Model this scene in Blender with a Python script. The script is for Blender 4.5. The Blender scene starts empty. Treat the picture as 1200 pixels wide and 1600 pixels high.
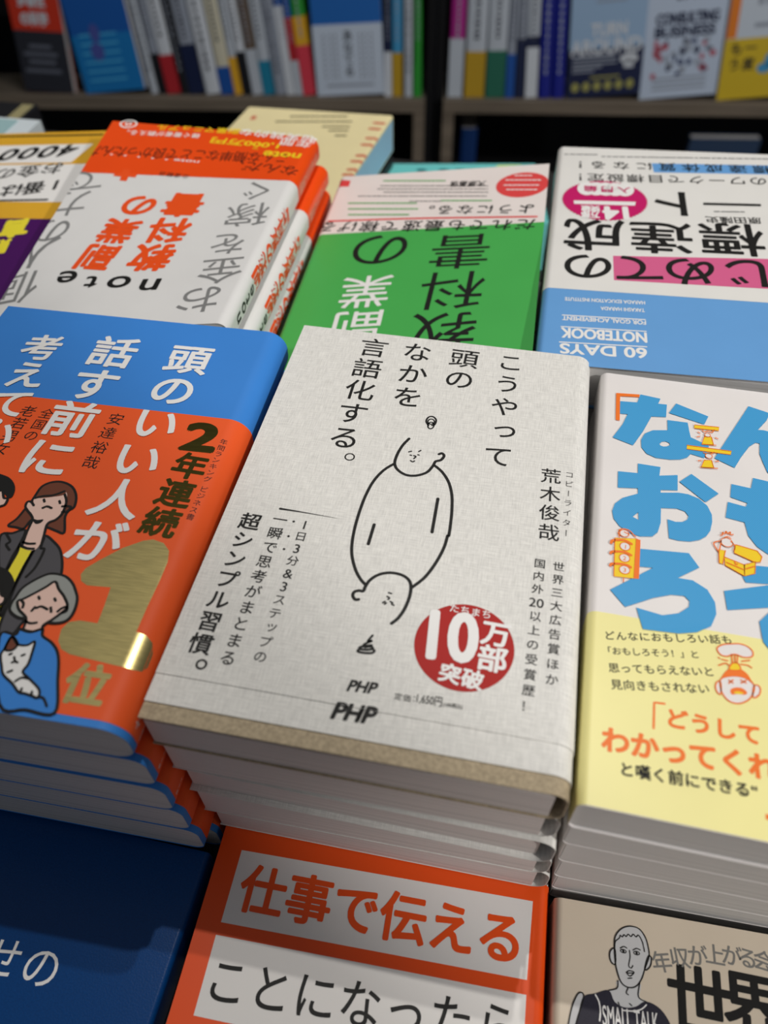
import bpy, bmesh, math, random
from mathutils import Vector, Matrix
from mathutils.geometry import tessellate_polygon

# ------------------------------------------------------------------ camera, world, lamps
# Millimetres are used while laying things out: x to the right and y away along the central book,
# z = 0 on the top of the central stack.  The table top is at z = TABLE, the floor 0.75 m below it.
TABLE = -119.0
BASE = 0.75 - TABLE / 1000.0
R = ((0.9811969082455284, 0.19275038906514372, -0.009995737324075334),
     (0.14094384136731353, -0.7509325444698374, -0.6451628842677491),
     (-0.13186152141561897, 0.6316229897425293, -0.7639796711946376))
CAM = Vector((94.20860434, -92.39386354, 216.13917678))
FOC = 1220.0
sc = bpy.context.scene
COL = sc.collection


def W3(x, y, z):
    return Vector((x / 1000.0, y / 1000.0, z / 1000.0 + BASE))


cd = bpy.data.cameras.new('camera')
cam = bpy.data.objects.new('camera', cd)
COL.objects.link(cam)
rx, ry, rz = Vector(R[0]), -Vector(R[1]), -Vector(R[2])
cam.matrix_world = Matrix(((rx.x, ry.x, rz.x, 0), (rx.y, ry.y, rz.y, 0), (rx.z, ry.z, rz.z, 0), (0, 0, 0, 1)))
cam.location = W3(*CAM)
cd.sensor_fit = 'VERTICAL'
cd.sensor_height = 36.0
cd.lens = FOC / 1600.0 * 36.0
cd.clip_start = 0.01
cd.dof.use_dof = True
cd.dof.focus_distance = 0.31
cd.dof.aperture_fstop = cd.lens / 3.7
sc.camera = cam
sc.view_settings.view_transform = 'Standard'
sc.view_settings.look = 'None'
sc.view_settings.gamma = 1.0
sc.view_settings.exposure = -0.10

wd = bpy.data.worlds.new('shop_ambient')
sc.world = wd
wd.use_nodes = True
bg = wd.node_tree.nodes['Background']
bg.inputs[1].default_value = 0.58
# a bright ceiling above, dimmer aisles round about, a dark floor below
_tc = wd.node_tree.nodes.new('ShaderNodeTexCoord')
_sx = wd.node_tree.nodes.new('ShaderNodeSeparateXYZ')
_mr = wd.node_tree.nodes.new('ShaderNodeMapRange')
_mr.inputs[1].default_value = -1.0
_mr.inputs[2].default_value = 1.0
_cr = wd.node_tree.nodes.new('ShaderNodeValToRGB')
_cr.color_ramp.elements[0].position = 0.42
_cr.color_ramp.elements[0].color = (0.02, 0.02, 0.022, 1)
_cr.color_ramp.elements[1].position = 1.0
_cr.color_ramp.elements[1].color = (0.34, 0.355, 0.37, 1)
_e = _cr.color_ramp.elements.new(0.58)
_e.color = (0.10, 0.105, 0.115, 1)
_K = wd.node_tree.links.new
_K(_tc.outputs['Generated'], _sx.inputs[0])
_K(_sx.outputs['Z'], _mr.inputs[0])
_K(_mr.outputs[0], _cr.inputs[0])
_K(_cr.outputs[0], bg.inputs[0])


def spot(name, target, direction, dist, angle, power, radius, blend=0.3, color=(1, 0.96, 0.9), axis=None):
    d = Vector(direction).normalized()
    pos = Vector(target) + d * dist
    l = bpy.data.lights.new(name, 'SPOT')
    l.energy = power
    l.spot_size = math.radians(angle)
    l.spot_blend = blend
    l.shadow_soft_size = radius
    l.color = color
    o = bpy.data.objects.new(name, l)
    COL.objects.link(o)
    o.location = W3(*pos)
    ax = Vector(axis) if axis is not None else -d
    o.rotation_euler = ax.to_track_quat('-Z', 'Y').to_euler()
    return o


# two ceiling spots behind the table, throwing the stacks' short shadows towards the viewer
spot('ceiling_spot', (40, 120, -20), (0.03, 0.285, 1), 2100, 60, 54, 0.016, 0.4)
spot('ceiling_spot', (40, 120, -20), (0.06, 0.36, 1), 2100, 60, 36, 0.016, 0.4)
# ceiling spot on the right of the aisle; its beam edge stands in for the viewer's shadow over the lower left
Q = Vector((29, 41, 0))
t_line = Vector((0.79, -0.61, 0))
Ld = Vector((1.26, -0.53, 1)).normalized()
P_l = Q + Ld * 2100
tp = Q + t_line * 20
p_dir = (tp - P_l).normalized()
m = t_line.cross(Q - P_l).normalized()
if m.dot(Vector((0.62, 0.78, 0))) < 0:
    m = -m
HALF = math.radians(30)
ax = p_dir * math.cos(HALF) + m * math.sin(HALF)
spot('ceiling_spot', Q, Ld, 2100, 60, 104, 0.03, 0.035, (1, 0.97, 0.93), ax)
# added dim fill spot, standing for no known lamp, to brighten the bookcases
spot('shelf_fill_spot', (0, 1400, -300), (0.05, -0.42, 1), 2000, 60, 30, 0.08, 0.7, (0.86, 0.93, 1.0))


# ------------------------------------------------------------------ materials
def lin(c):
    return tuple((v / 255 / 12.92) if v / 255 <= 0.04045 else ((v / 255 + 0.055) / 1.055) ** 2.4 for v in c)


MC = {}


def mat(name, rgb, rough=0.5, spec=0.35, gain=1.0, kind=None, metal=0.0):
    if name in MC:
        return MC[name]
    m = bpy.data.materials.new(name)
    m.use_nodes = True
    nt = m.node_tree
    b = nt.nodes['Principled BSDF']
    c = [min(0.9, v * gain) for v in lin(rgb)]
    b.inputs['Base Color'].default_value = (*c, 1)
    b.inputs['Roughness'].default_value = rough
    b.inputs['Specular IOR Level'].default_value = spec
    b.inputs['Metallic'].default_value = metal
    N, K = nt.nodes.new, nt.links.new

    def noise(scale, vec, detail=2.0, sc_=1.0):
        tc = N('ShaderNodeTexCoord')
        mp = N('ShaderNodeMapping')
        mp.inputs['Scale'].default_value = vec
        K(tc.outputs['Object'], mp.inputs['Vector'])
        n = N('ShaderNodeTexNoise')
        n.inputs['Scale'].default_value = scale
        n.inputs['Detail'].default_value = detail
        K(mp.outputs[0], n.inputs['Vector'])
        return n.outputs['Fac']

    def ramp(fac, lo, hi, p0=0.3, p1=0.7):
        r = N('ShaderNodeValToRGB')
        r.color_ramp.elements[0].position = p0
        r.color_ramp.elements[1].position = p1
        r.color_ramp.elements[0].color = (*lo, 1)
        r.color_ramp.elements[1].color = (*hi, 1)
        K(fac, r.inputs[0])
        return r.outputs[0]

    def bump(fac, strength, dist):
        bp = N('ShaderNodeBump')
        bp.inputs['Strength'].default_value = strength
        bp.inputs['Distance'].default_value = dist
        K(fac, bp.inputs['Height'])
        K(bp.outputs[0], b.inputs['Normal'])

    if kind == 'linen':
        a = noise(1, (180, 2600, 1), 3)
        d = noise(1, (2600, 180, 1), 3)
        ad = N('ShaderNodeMath')
        ad.operation = 'ADD'
        K(a, ad.inputs[0])
        K(d, ad.inputs[1])
        hf = N('ShaderNodeMath')
        hf.operation = 'MULTIPLY'
        hf.inputs[1].default_value = 0.5
        K(ad.outputs[0], hf.inputs[0])
        K(ramp(hf.outputs[0], [v * 0.80 for v in c], [min(0.92, v * 1.10) for v in c], 0.33, 0.62), b.inputs['Base Color'])
        bump(hf.outputs[0], 0.25, 0.00015)
    elif kind == 'pages':
        a = noise(1, (6, 6, 2600), 4)
        K(ramp(a, [v * 0.78 for v in c], [min(0.92, v * 1.06) for v in c], 0.3, 0.62), b.inputs['Base Color'])
        bump(a, 0.2, 0.0002)
    elif kind == 'kraft':
        a = noise(1, (900, 900, 900), 4)
        K(ramp(a, [v * 0.75 for v in c], [v * 1.15 for v in c]), b.inputs['Base Color'])
    elif kind == 'grain':
        a = noise(1, (1500, 1500, 1500), 2)
        bump(a, 0.35, 0.00012)
        K(ramp(a, [v * 0.9 for v in c], [v * 1.08 for v in c]), b.inputs['Base Color'])
    elif kind == 'foil':
        a = noise(1, (300, 5000, 300), 4)
        a2 = noise(1, (160, 2600, 160), 3)
        bump(a, 0.05, 0.00004)
        K(ramp(a2, (0.29, 0.29, 0.29), (0.36, 0.36, 0.36)), b.inputs['Roughness'])
    elif kind == 'dots':
        tc = N('ShaderNodeTexCoord')
        mp = N('ShaderNodeMapping')
        mp.inputs['Rotation'].default_value = (0, 0, 0.6)
        mp.inputs['Scale'].default_value = (900, 900, 900)
        K(tc.outputs['Object'], mp.inputs[0])
        w = N('ShaderNodeTexWave')
        w.inputs['Scale'].default_value = 0.6
        K(mp.outputs[0], w.inputs[0])
        K(ramp(w.outputs['Fac'], [v * 0.93 for v in c], [v * 1.05 for v in c]), b.inputs['Base Color'])
    elif kind == 'wood':
        a = noise(1, (6, 90, 90), 4)
        K(ramp(a, [v * 0.75 for v in c], [v * 1.15 for v in c]), b.inputs['Base Color'])
    elif kind == 'paper':
        a = noise(1, (40, 40, 40), 3)
        K(ramp(a, [v * 0.975 for v in c], [min(0.92, v * 1.015) for v in c]), b.inputs['Base Color'])
    MC[name] = m
    return m


BLACK = mat('black_ink', (24, 23, 22), 0.55, 0.25)
WHITE = mat('white_ink', (236, 234, 232), 0.5, 0.3, 1.0)
PAGES = mat('page_edges', (226, 218, 214), 0.75, 0.15, 1.0, 'pages')
PAGES_C = mat('cool_page_edges', (216, 214, 212), 0.75, 0.15, 1.0, 'pages')
LINEN = mat('linen_paper', (226, 224, 219), 0.7, 0.2, 1.0, 'linen')
KRAFT = mat('kraft_board', (176, 160, 134), 0.75, 0.2, 1.0, 'kraft')
GOLD = mat('gold_foil', (214, 196, 132), 0.25, 0.5, 1.0, 'foil', 1.0)
DGOLD = mat('dark_gold_foil', (96, 88, 44), 0.35, 0.5, 1.0, 'foil', 1.0)

# ------------------------------------------------------------------ generic helpers


def ray(u, v):
    a, b = (u - 600.0) / FOC, (v - 800.0) / FOC
    return Vector([R[0][i] * a + R[1][i] * b + R[2][i] for i in range(3)])


def onz(u, v, z):
    d = ray(u, v)
    return CAM + d * ((z - CAM.z) / d.z)


def mesh_obj(name, verts, faces, material, parent=None, smooth=False):
    me = bpy.data.meshes.new(name)
    me.from_pydata([tuple(v) for v in verts], [], faces)
    me.materials.append(material)
    if smooth:
        for p in me.polygons:
            p.use_smooth = True
        me.set_sharp_from_angle(angle=math.radians(32))
    me.update()
    o = bpy.data.objects.new(name, me)
    COL.objects.link(o)
    if parent is not None:
        o.parent = parent
    return o


def thing(name, label, cat, loc_mm, rotz=0.0, group=None, tilt=None):
    o = bpy.data.objects.new(name, None)
    o.empty_display_size = 0.02
    COL.objects.link(o)
    o.location = W3(*loc_mm)
    o.rotation_euler = (0, 0, rotz) if tilt is None else tilt
    o['label'] = label
    o['category'] = cat
    if group:
        o['group'] = group
    return o


def box_geo(x0, x1, y0, y1, z0, z1):
    v = [(x0, y0, z0), (x1, y0, z0), (x1, y1, z0), (x0, y1, z0), (x0, y0, z1), (x1, y0, z1), (x1, y1, z1), (x0, y1, z1)]
    f = [(0, 3, 2, 1), (4, 5, 6, 7), (0, 1, 5, 4), (1, 2, 6, 5), (2, 3, 7, 6), (3, 0, 4, 7)]
    return [tuple(c / 1000 for c in q) for q in v], f


GC = {}


def glyph(s, res=4):
    """2-D outline mesh of a character or a word (em = 1)."""
    k = (s, res)
    if k in GC:
        return GC[k]
    c = bpy.data.curves.new('glyph', 'FONT')
    c.body = s
    c.size = 1.0
    c.resolution_u = res
    c.dimensions = '2D'
    c.fill_mode = 'FRONT'
    o = bpy.data.objects.new('glyph', c)
    COL.objects.link(o)
    dg = bpy.context.evaluated_depsgraph_get()
    dg.update()
    me = bpy.data.meshes.new_from_object(o.evaluated_get(dg))
    vs = [(v.co.x, v.co.y) for v in me.vertices]
    fs = [tuple(p.vertices) for p in me.polygons]
    bpy.data.objects.remove(o)
    bpy.data.curves.remove(c)
    bpy.data.meshes.remove(me)
    GC[k] = (vs, fs)
    return GC[k]


def catmull(pts, closed, n=5):
    out = []
    N = len(pts)
    rng = range(N) if closed else range(N - 1)
    g = (lambda i: pts[i % N]) if closed else (lambda i: pts[max(0, min(N - 1, i))])
    for i in rng:
        p0, p1, p2, p3 = g(i - 1), g(i), g(i + 1), g(i + 2)
        for k in range(n):
            t = k / n
            out.append(tuple(0.5 * (2 * p1[a] + (p2[a] - p0[a]) * t + (2 * p0[a] - 5 * p1[a] + 4 * p2[a] - p3[a]) * t * t
                                    + (3 * p1[a] - p0[a] - 3 * p2[a] + p3[a]) * t ** 3) for a in (0, 1)))
    if not closed:
        out.append(tuple(pts[-1]))
    return out


class Print:
    """Ink of one colour collected into one mesh lying on a book's cover."""

    def __init__(s, book, name, material, parent, layer=1, spine=False):
        s.b, s.name, s.m, s.par, s.layer, s.spine = book, name, material, parent, layer, spine
        s.v, s.f = [], []          # (x, y, dz)

    def add(s, vs, fs, dz=0.0):
        n = len(s.v)
        s.v += [(x, y, dz) for x, y in vs]
        s.f += [tuple(i + n for i in q) for q in fs]

    def char(s, ch, c, em, right=(1, 0), dil=0.0, sx=1.0, sy=1.0, skew=0.0, vertical=False, res=4, up=None):
        vs, fs = glyph(ch, res)
        up = up or (-right[1], right[0])
        ox = oy = 0.0
        rot = False
        if vertical:
            if ch in 'ー〜':
                rot = True
            elif ch in '。、':
                ox, oy = 0.55, 0.5
            elif ch in 'っッゃゅょャュョ':
                ox, oy = 0.1, 0.1
        cx, cy = 0.5, 0.37
        if len(ch) > 1 or ord(ch) < 256:
            xs = [v[0] for v in vs]
            cx = (min(xs) + max(xs)) / 2
        cop = [(0, 0)]
        if dil > 0:
            k = 10 if dil > 0.02 else 6
            cop += [(dil * math.cos(6.2832 * i / k), dil * math.sin(6.2832 * i / k)) for i in range(k)]
        for j, (ex, ey) in enumerate(cop):
            o = []
            for x, y in vs:
                a, b = x - cx + ex, y - cy + ey
                if rot:
                    a, b = b, -a
                a, b = a + ox + skew * b, b + oy
                a, b = a * em * sx, b * em * sy
                o.append((c[0] + right[0] * a + up[0] * b, c[1] + right[1] * a + up[1] * b))
            s.add(o, fs, 0.004 * j)

    def run(s, text, p0, p1, k=0.95, vertical=False, **kw):
        a, b = s.b.l(p0), s.b.l(p1)
        cells = text if isinstance(text, list) else list(text)
        n = len(cells)
        d = ((b[0] - a[0]) / max(1, n - 1), (b[1] - a[1]) / max(1, n - 1))
        L = math.hypot(*d)
        u = (d[0] / L, d[1] / L)
        right = (-u[1], u[0]) if vertical else u
        em = L * k
        for i, ch in enumerate(cells):
            if ch != ' ':
                s.char(ch, (a[0] + d[0] * i, a[1] + d[1] * i), em * (1.22 if vertical and ord(ch[0]) < 128 else 1.0), right, vertical=vertical, **kw)

    def fit(s, text, p0, p1, h, dil=0.0, skew=0.0, res=4):
        """A line of text between two baseline points of the cover, h mm tall."""
        a, b = s.b.l(p0), s.b.l(p1)
        s.fit_l(text, a, b, h, dil, skew, res)

    def fit_l(s, text, a, b, h, dil=0.0, skew=0.0, res=4):
        vs, fs = glyph(text, res)
        xs = [v[0] for v in vs]
        ys = [v[1] for v in vs]
        L = math.hypot(b[0] - a[0], b[1] - a[1])
        r = ((b[0] - a[0]) / L, (b[1] - a[1]) / L)
        up = (-r[1], r[0])
        kx, ky = L / (max(xs) - min(xs)), h / (max(ys) - min(0, min(ys)))
        cop = [(0, 0)] + ([(dil * math.cos(0.785 * i), dil * math.sin(0.785 * i)) for i in range(8)] if dil else [])
        for j, (ex, ey) in enumerate(cop):
            o = []
            for x, y in vs:
                q, w = (x - min(xs)) * kx + ex, (y - min(0, min(ys))) * ky + ey
                q += skew * w
                o.append((a[0] + r[0] * q + up[0] * w, a[1] + r[1] * q + up[1] * w))
            s.add(o, fs, 0.004 * j)

    def stroke(s, pts, w, closed=False, smooth=True, local=False, w1=None):
        P = pts if local else [s.b.l(p) for p in pts]
        if smooth and len(P) > 2:
            P = catmull(P, closed)
        elif not closed:
            # keep long straight strokes bendable
            Q_ = []
            for i in range(len(P) - 1):
                Q_ += [(P[i][0] + (P[i + 1][0] - P[i][0]) * t / 6, P[i][1] + (P[i + 1][1] - P[i][1]) * t / 6) for t in range(6)]
            P = Q_ + [P[-1]]
        n = len(P)
        vs, fs = [], []
        for i in range(n):
            a = P[i - 1] if (i or closed) else P[i]
            b = P[(i + 1) % n] if (i < n - 1 or closed) else P[i]
            dx, dy = b[0] - a[0], b[1] - a[1]
            L = math.hypot(dx, dy) or 1
            hw = (w if w1 is None else w + (w1 - w) * i / (n - 1)) / 2
            vs += [(P[i][0] - dy / L * hw, P[i][1] + dx / L * hw), (P[i][0] + dy / L * hw, P[i][1] - dx / L * hw)]
        for i in range(n if closed else n - 1):
            j = (i + 1) % n
            fs.append((2 * i, 2 * i + 1, 2 * j + 1, 2 * j))
        s.add(vs, fs)
        if not closed:
            for q in (P[0],) + ((P[-1],) if w1 is None else ()):
                s.ell_l(q, w / 2, w / 2, 10, 0.003)

    def ell_l(s, c, rx_, ry_, n=40, dz=0.0):
        vs = [c] + [(c[0] + rx_ * math.cos(6.28318 * i / n), c[1] + ry_ * math.sin(6.28318 * i / n)) for i in range(n)]
        s.add(vs, [(0, 1 + i, 1 + (i + 1) % n) for i in range(n)], dz)

    def ell(s, p, rx_, ry_, n=40):
        s.ell_l(s.b.l(p), rx_, ry_, n)

    def ring(s, p, rx_, ry_, w, n=40):
        c = s.b.l(p)
        s.stroke([(c[0] + rx_ * math.cos(6.28318 * i / n), c[1] + ry_ * math.sin(6.28318 * i / n)) for i in range(n)], w, True, False, True)

    def poly(s, pts, smooth=False, holes=(), local=False):
        loops = []
        for lp in [pts] + list(holes):
            P = lp if local else [s.b.l(p) for p in lp]
            if smooth:
                P = catmull(P, True, 4)
            loops.append(P)
        flat = [p for lp in loops for p in lp]
        tri = tessellate_polygon([[Vector((p[0], p[1], 0)) for p in lp] for lp in loops])
        s.add(flat, [tuple(t) for t in tri])

    def build(s):
        b = s.b
        bm = bmesh.new()
        V = [bm.verts.new((x, y, dz)) for x, y, dz in s.v]
        for q in s.f:
            try:
                bm.faces.new([V[i] for i in q])
            except ValueError:
                pass
        if not s.spine:
            cuts = []
            r = b.r
            xs = [v[0] for v in s.v]
            if b.side == 'R' and max(xs) > b.W - r:
                cuts = [b.W - r + r * math.sin(math.radians(a)) for a in range(0, 90, 3)]
            if b.side == 'L' and min(xs) < r:
                cuts = [r - r * math.sin(math.radians(a)) for a in range(0, 90, 3)]
            for cx in cuts:
                bmesh.ops.bisect_plane(bm, geom=bm.verts[:] + bm.edges[:] + bm.faces[:], plane_co=(cx, 0, 0), plane_no=(1, 0, 0))
            if b.twisted:
                for i in range(1, 10):
                    for no in ((1, 0, 0), (0, 1, 0)):
                        co = (b.W * i / 10, b.H * i / 10, 0)
                        bmesh.ops.bisect_plane(bm, geom=bm.verts[:] + bm.edges[:] + bm.faces[:], plane_co=co, plane_no=no)
        for v in bm.verts:
            x, y, dz = v.co
            if s.spine:     # x = along the spine (y), y = height above the book's base
                sx_ = b.W if b.side == 'R' else 0.0
                sg = 1 if b.side == 'R' else -1
                z0, z1 = b.zb(sx_, x), b.zt(sx_, x)
                zz = z0 + (z1 - z0) * y
                T = z1 - z0
                rr = b.r
                h = min(zz - z0, z1 - zz)
                inset = 0.0 if h >= rr else rr - math.sqrt(max(0, rr * rr - (rr - h) ** 2))
                v.co = ((sx_ + sg * (b.band_off(x) + 0.05 + dz - inset)) / 1000, x / 1000, (zz - b.z0) / 1000)
            else:
                xc = max(0.02, min(b.W - 0.02, x))
                v.co = (xc / 1000, y / 1000, (b.surf(xc, y) + b.band_off(y) + 0.05 * s.layer + dz - b.z0) / 1000)
        me = bpy.data.meshes.new(s.name)
        bm.to_mesh(me)
        bm.free()
        me.materials.append(s.m)
        o = bpy.data.objects.new(s.name, me)
        COL.objects.link(o)
        o.parent = s.par
        return o


def bil(W, H, c):
    if isinstance(c, (int, float)):
        return lambda x, y: c
    FL, FR, NR, NL = c

    def f(x, y):
        u, v = x / W, y / H
        return (FL * (1 - u) + FR * u) * v + (NL * (1 - u) + NR * u) * (1 - v)
    return f


class Book:
    """A softcover book lying flat: dust jacket wrapped round a spine, page block, optional belly band."""

    def __init__(s, name, label, x0, y0, th, W, H, zb, zt, side='R', r=5.0, group=None, jacket=None, pages=None,
                 band=None, cover=None, cat='book', pinset=0.4, jy=0.0, page_gap=0.0, hollow=False, band_lift=0.13):
        s.bo = band_lift
        s.W, s.H, s.side, s.r = W, H, side, r
        s.zb, s.zt = bil(W, H, zb), bil(W, H, zt)
        s.twisted = not (isinstance(zt, (int, float)) and isinstance(zb, (int, float)))
        s.x0, s.y0, s.th = x0, y0, math.radians(th)
        s.z0 = zb if isinstance(zb, (int, float)) else min(zb)
        s.band_y = None
        s.root = thing(name, label, cat, (x0, y0, s.z0), s.th, group)
        s.jacket = s.wrap('dust_jacket', jacket, 0.0, 0.22, jy, H, s.root)
        if cover:       # a board cover that peeps out under the jacket
            s.cover = s.wrap('cover', cover[0], -0.45, 0.5, cover[1], cover[2], s.root, lift=page_gap)
        if pages is not None:
            # fore-edge inset 0.8 mm; at the spine the block follows the rounding, or stops short of a loose jacket
            far = W - (r - math.sqrt(2 * r * 0.2)) if hollow else W - 0.6
            ya = pinset if not cover else cover[1] + 0.6
            yb = H - 0.6 if not cover else cover[2] - 0.6
            t = 0.27 if not cover else 1.1
            nf = 6 if s.twisted else 1
            x1 = W - r
            xs = [0.8 + (x1 - 0.8) * i / nf for i in range(nf + 1)]
            if hollow:
                xs.append(far)
            else:
                xs += [x1 + (far - x1) * math.sin(math.radians(a)) for a in range(15, 91, 15)]
            if side == 'L':
                xs = [W - x for x in xs][::-1]
            ny = 6 if s.twisted else 1
            v, f = [], []
            for x in xs:
                for j in range(ny + 1):
                    y = ya + (yb - ya) * j / ny
                    rl = 0.0 if hollow else s.roll(x)
                    v.append((x / 1000, y / 1000, (s.zb(x, y) + t + rl - s.z0) / 1000))
                    v.append((x / 1000, y / 1000, (s.zt(x, y) - t - page_gap - rl - s.z0) / 1000))
            nx = len(xs) - 1
            I = lambda i, j, k: 2 * (i * (ny + 1) + j) + k
            for i in range(nx):
                for j in range(ny):
                    f.append((I(i, j, 0), I(i, j + 1, 0), I(i + 1, j + 1, 0), I(i + 1, j, 0)))
                    f.append((I(i, j, 1), I(i + 1, j, 1), I(i + 1, j + 1, 1), I(i, j + 1, 1)))
                f.append((I(i, 0, 0), I(i + 1, 0, 0), I(i + 1, 0, 1), I(i, 0, 1)))
                f.append((I(i, ny, 0), I(i, ny, 1), I(i + 1, ny, 1), I(i + 1, ny, 0)))
            for j in range(ny):
                f.append((I(0, j, 0), I(0, j, 1), I(0, j + 1, 1), I(0, j + 1, 0)))
                f.append((I(nx, j, 0), I(nx, j + 1, 0), I(nx, j + 1, 1), I(nx, j, 1)))
            s.pages = mesh_obj('page_block', v, f, pages, s.root)
        if band:
            s.band = s.wrap('belly_band', band[0], band_lift, band_lift - 0.03, band[1], band[2], s.root)
            s.band_y = (band[1], band[2])

    def roll(s, x):
        r = s.r
        d = x - (s.W - r) if s.side == 'R' else r - x
        if d <= 0:
            return 0.0
        return r - math.sqrt(max(0.0, r * r - min(d, r) ** 2))

    def surf(s, x, y):
        return s.zt(x, y) - s.roll(x)

    def band_off(s, y):
        return s.bo if s.band_y and s.band_y[0] <= y <= s.band_y[1] else 0.0

    def l(s, p):
        d = ray(*p)
        z = s.zt(s.W / 2, s.H / 2)
        c, n = math.cos(s.th), math.sin(s.th)
        for _ in range(12):
            X = CAM + d * ((z - CAM.z) / d.z)
            dx, dy = X.x - s.x0, X.y - s.y0
            x, y = c * dx + n * dy, -n * dx + c * dy
            z = s.surf(max(0, min(s.W, x)), y)
        return (x, y)

    def wrap(s, name, material, off, t, y0, y1, parent, lift=0.0):
        W, r = s.W, s.r
        out, inn = [], []

        def ring(o_):
            rr = max(0.3, r + o_)
            pr = []
            nflat = 8 if s.twisted else 2
            for i in range(nflat):
                pr.append(((W - r) * i / nflat, 1, o_))
            for a in range(0, 91, 9):
                q = math.radians(a)
                pr.append((W - r + rr * math.sin(q), 1, -r + rr * math.cos(q)))
            for a in range(90, -1, -9):
                q = math.radians(a)
                pr.append((W - r + rr * math.sin(q), 0, r - rr * math.cos(q)))
            for i in range(nflat - 1, -1, -1):
                pr.append(((W - r) * i / nflat, 0, -o_))
            return pr
        o_r, i_r = ring(off), ring(off - t)
        prof = o_r + i_r[::-1]
        ny = 8 if s.twisted else 1
        v, f = [], []
        n = len(prof)
        for j in range(ny + 1):
            y = y0 + (y1 - y0) * j / ny
            for x, top, dz in prof:
                X = x if s.side == 'R' else W - x
                xc = max(0, min(W, X))
                z = (s.zt(xc, y) if top else s.zb(xc, y)) + dz
                v.append((X / 1000, y / 1000, (z - s.z0) / 1000))
        for j in range(ny):
            for i in range(n):
                k = (i + 1) % n
                q = (j * n + i, (j + 1) * n + i, (j + 1) * n + k, j * n + k)
                f.append(q if s.side == 'R' else q[::-1])
        m = len(o_r)
        for j in (0, ny):
            for i in range(m - 1):
                q = (j * n + i, j * n + i + 1, j * n + n - 2 - i, j * n + n - 1 - i)
                flip = (j == 0) != (s.side == 'R')
                f.append(q if flip else q[::-1])
        return mesh_obj(name, v, f, material, parent, True)

    def ink(s, name, material, on='jacket', layer=1, spine=False):
        return Print(s, name, material, getattr(s, on), layer, spine)


def lerp4(a, b, t):
    return tuple(a[i] + (b[i] - a[i]) * t for i in range(4))


# ------------------------------------------------------------------ the room
def structure(name, geo, material):
    o = mesh_obj(name, geo[0], geo[1], material)
    o.location = W3(0, 0, 0)
    o['kind'] = 'structure'
    return o


FLOOR_Z = TABLE - 750
structure('floor', box_geo(-2600, 2600, -1500, 2400, FLOOR_Z - 40, FLOOR_Z), mat('floor_vinyl', (70, 66, 62), 0.5, 0.3, 1, 'wood'))
structure('wall_back', box_geo(-2600, 2600, 2150, 2250, FLOOR_Z, FLOOR_Z + 2800), mat('wall_paint', (60, 60, 64), 0.8, 0.2))

# the display table
TBL = mat('table_laminate', (38, 36, 36), 0.5, 0.3)
t = thing('display_table', 'dark display table under all the stacks of books', 'table', (0, 0, FLOOR_Z))


def tbox(name, par, x0, x1, y0, y1, z0, z1, material, org=(0, 0, 0)):
    g = box_geo(x0 - org[0], x1 - org[0], y0 - org[1], y1 - org[1], z0 - org[2], z1 - org[2])
    return mesh_obj(name, g[0], g[1], material, par)


tbox('tabletop', t, -560, 430, -300, 598, TABLE - 30, TABLE, TBL, (0, 0, FLOOR_Z))
for lx in (-540, 370):
    for ly in (-280, 538):
        tbox('leg', t, lx, lx + 40, ly, ly + 40, FLOOR_Z, TABLE - 30, TBL, (0, 0, FLOOR_Z))

# ------------------------------------------------------------------ stacks of books on the table
ORD = ['topmost book', 'second book from the top', 'third book from the top', 'fourth book from the top', 'fifth book from the top', 'bottom book']


def levels(n, top, first=TABLE + 0.4):
    """[(bottom, top)] from the top book of a stack down, heights at the four corners if the stack is uneven."""
    out = []
    for k in range(n):
        a, b = (n - k) / n, (n - k - 1) / n
        if isinstance(top, (int, float)):
            out.append((first + (top - first) * b, first + (top - first) * a - (0.0 if k == 0 else 0.4)))
        else:
            F = (first,) * 4
            zt = lerp4(F, top, a)
            out.append((lerp4(F, top, b), zt if k == 0 else tuple(q - 0.8 for q in zt)))
    return out


# ---- central stack: linen-white books
dxs = [0, 1.8, 3.6, 5.2, 7.4, 9.6]
dys = [0, -4.6, -4.4, -4.2, -2.6, 0.4]
ths = [0, 0.3, -0.5, 0.5, 0.2, 0]
LV = levels(6, 0.0)
G_C = 'linen-white books in the central stack'
for k in range(5, 0, -1):
    b = Book('paperback_book', ORD[k] + ' in the central stack under the linen-white cover' if k < 5 else 'bottom book of the central linen-white stack, behind the orange book',
             dxs[k], dys[k], ths[k], 127, 188, LV[k][0], LV[k][1], 'R', 6.5, G_C, LINEN, PAGES, pinset=(2.2 if k == 2 else 0.25), hollow=True)
main = Book('paperback_book', 'linen-white book with a line-drawn double figure, topmost of the central stack', 0, 0, 0, 128.4, 188.5,
            LV[0][0], LV[0][1], 'R', 6.0, G_C, LINEN, PAGES, band=(LINEN, 9.4, 188.3), cover=(KRAFT, -5.4, 182), page_gap=2.4, hollow=True, band_lift=0.36)
K1 = main.ink('title_lettering', BLACK, 'band')
K1.run('こうやって', (797.5, 568), (778, 714), 0.84, True, dil=0.006)
K1.run('頭の', (725.4, 561.5), (717.6, 594), 0.93, True, dil=0.006)
K1.run('なかを', (652, 551.5), (637, 621.5), 0.90, True, dil=0.006)
K1.run('言語化する', (584, 544.5), (538.4, 684.7), 0.93, True, dil=0.006)
a_ = main.l((546.7, 715))
K1.ell_l(a_, 0.01, 0.01, 8)
K1.ring((546.5, 715), 1.75, 1.75, 0.55)
K1.build()
K2 = main.ink('author_lettering', BLACK, 'band')
K2.run('荒木俊哉', (860.6, 745), (857, 833), 0.86, True, dil=0.008)
K2.run('コピーライター', (889.5, 743), (884, 834), 0.72, True)
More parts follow.
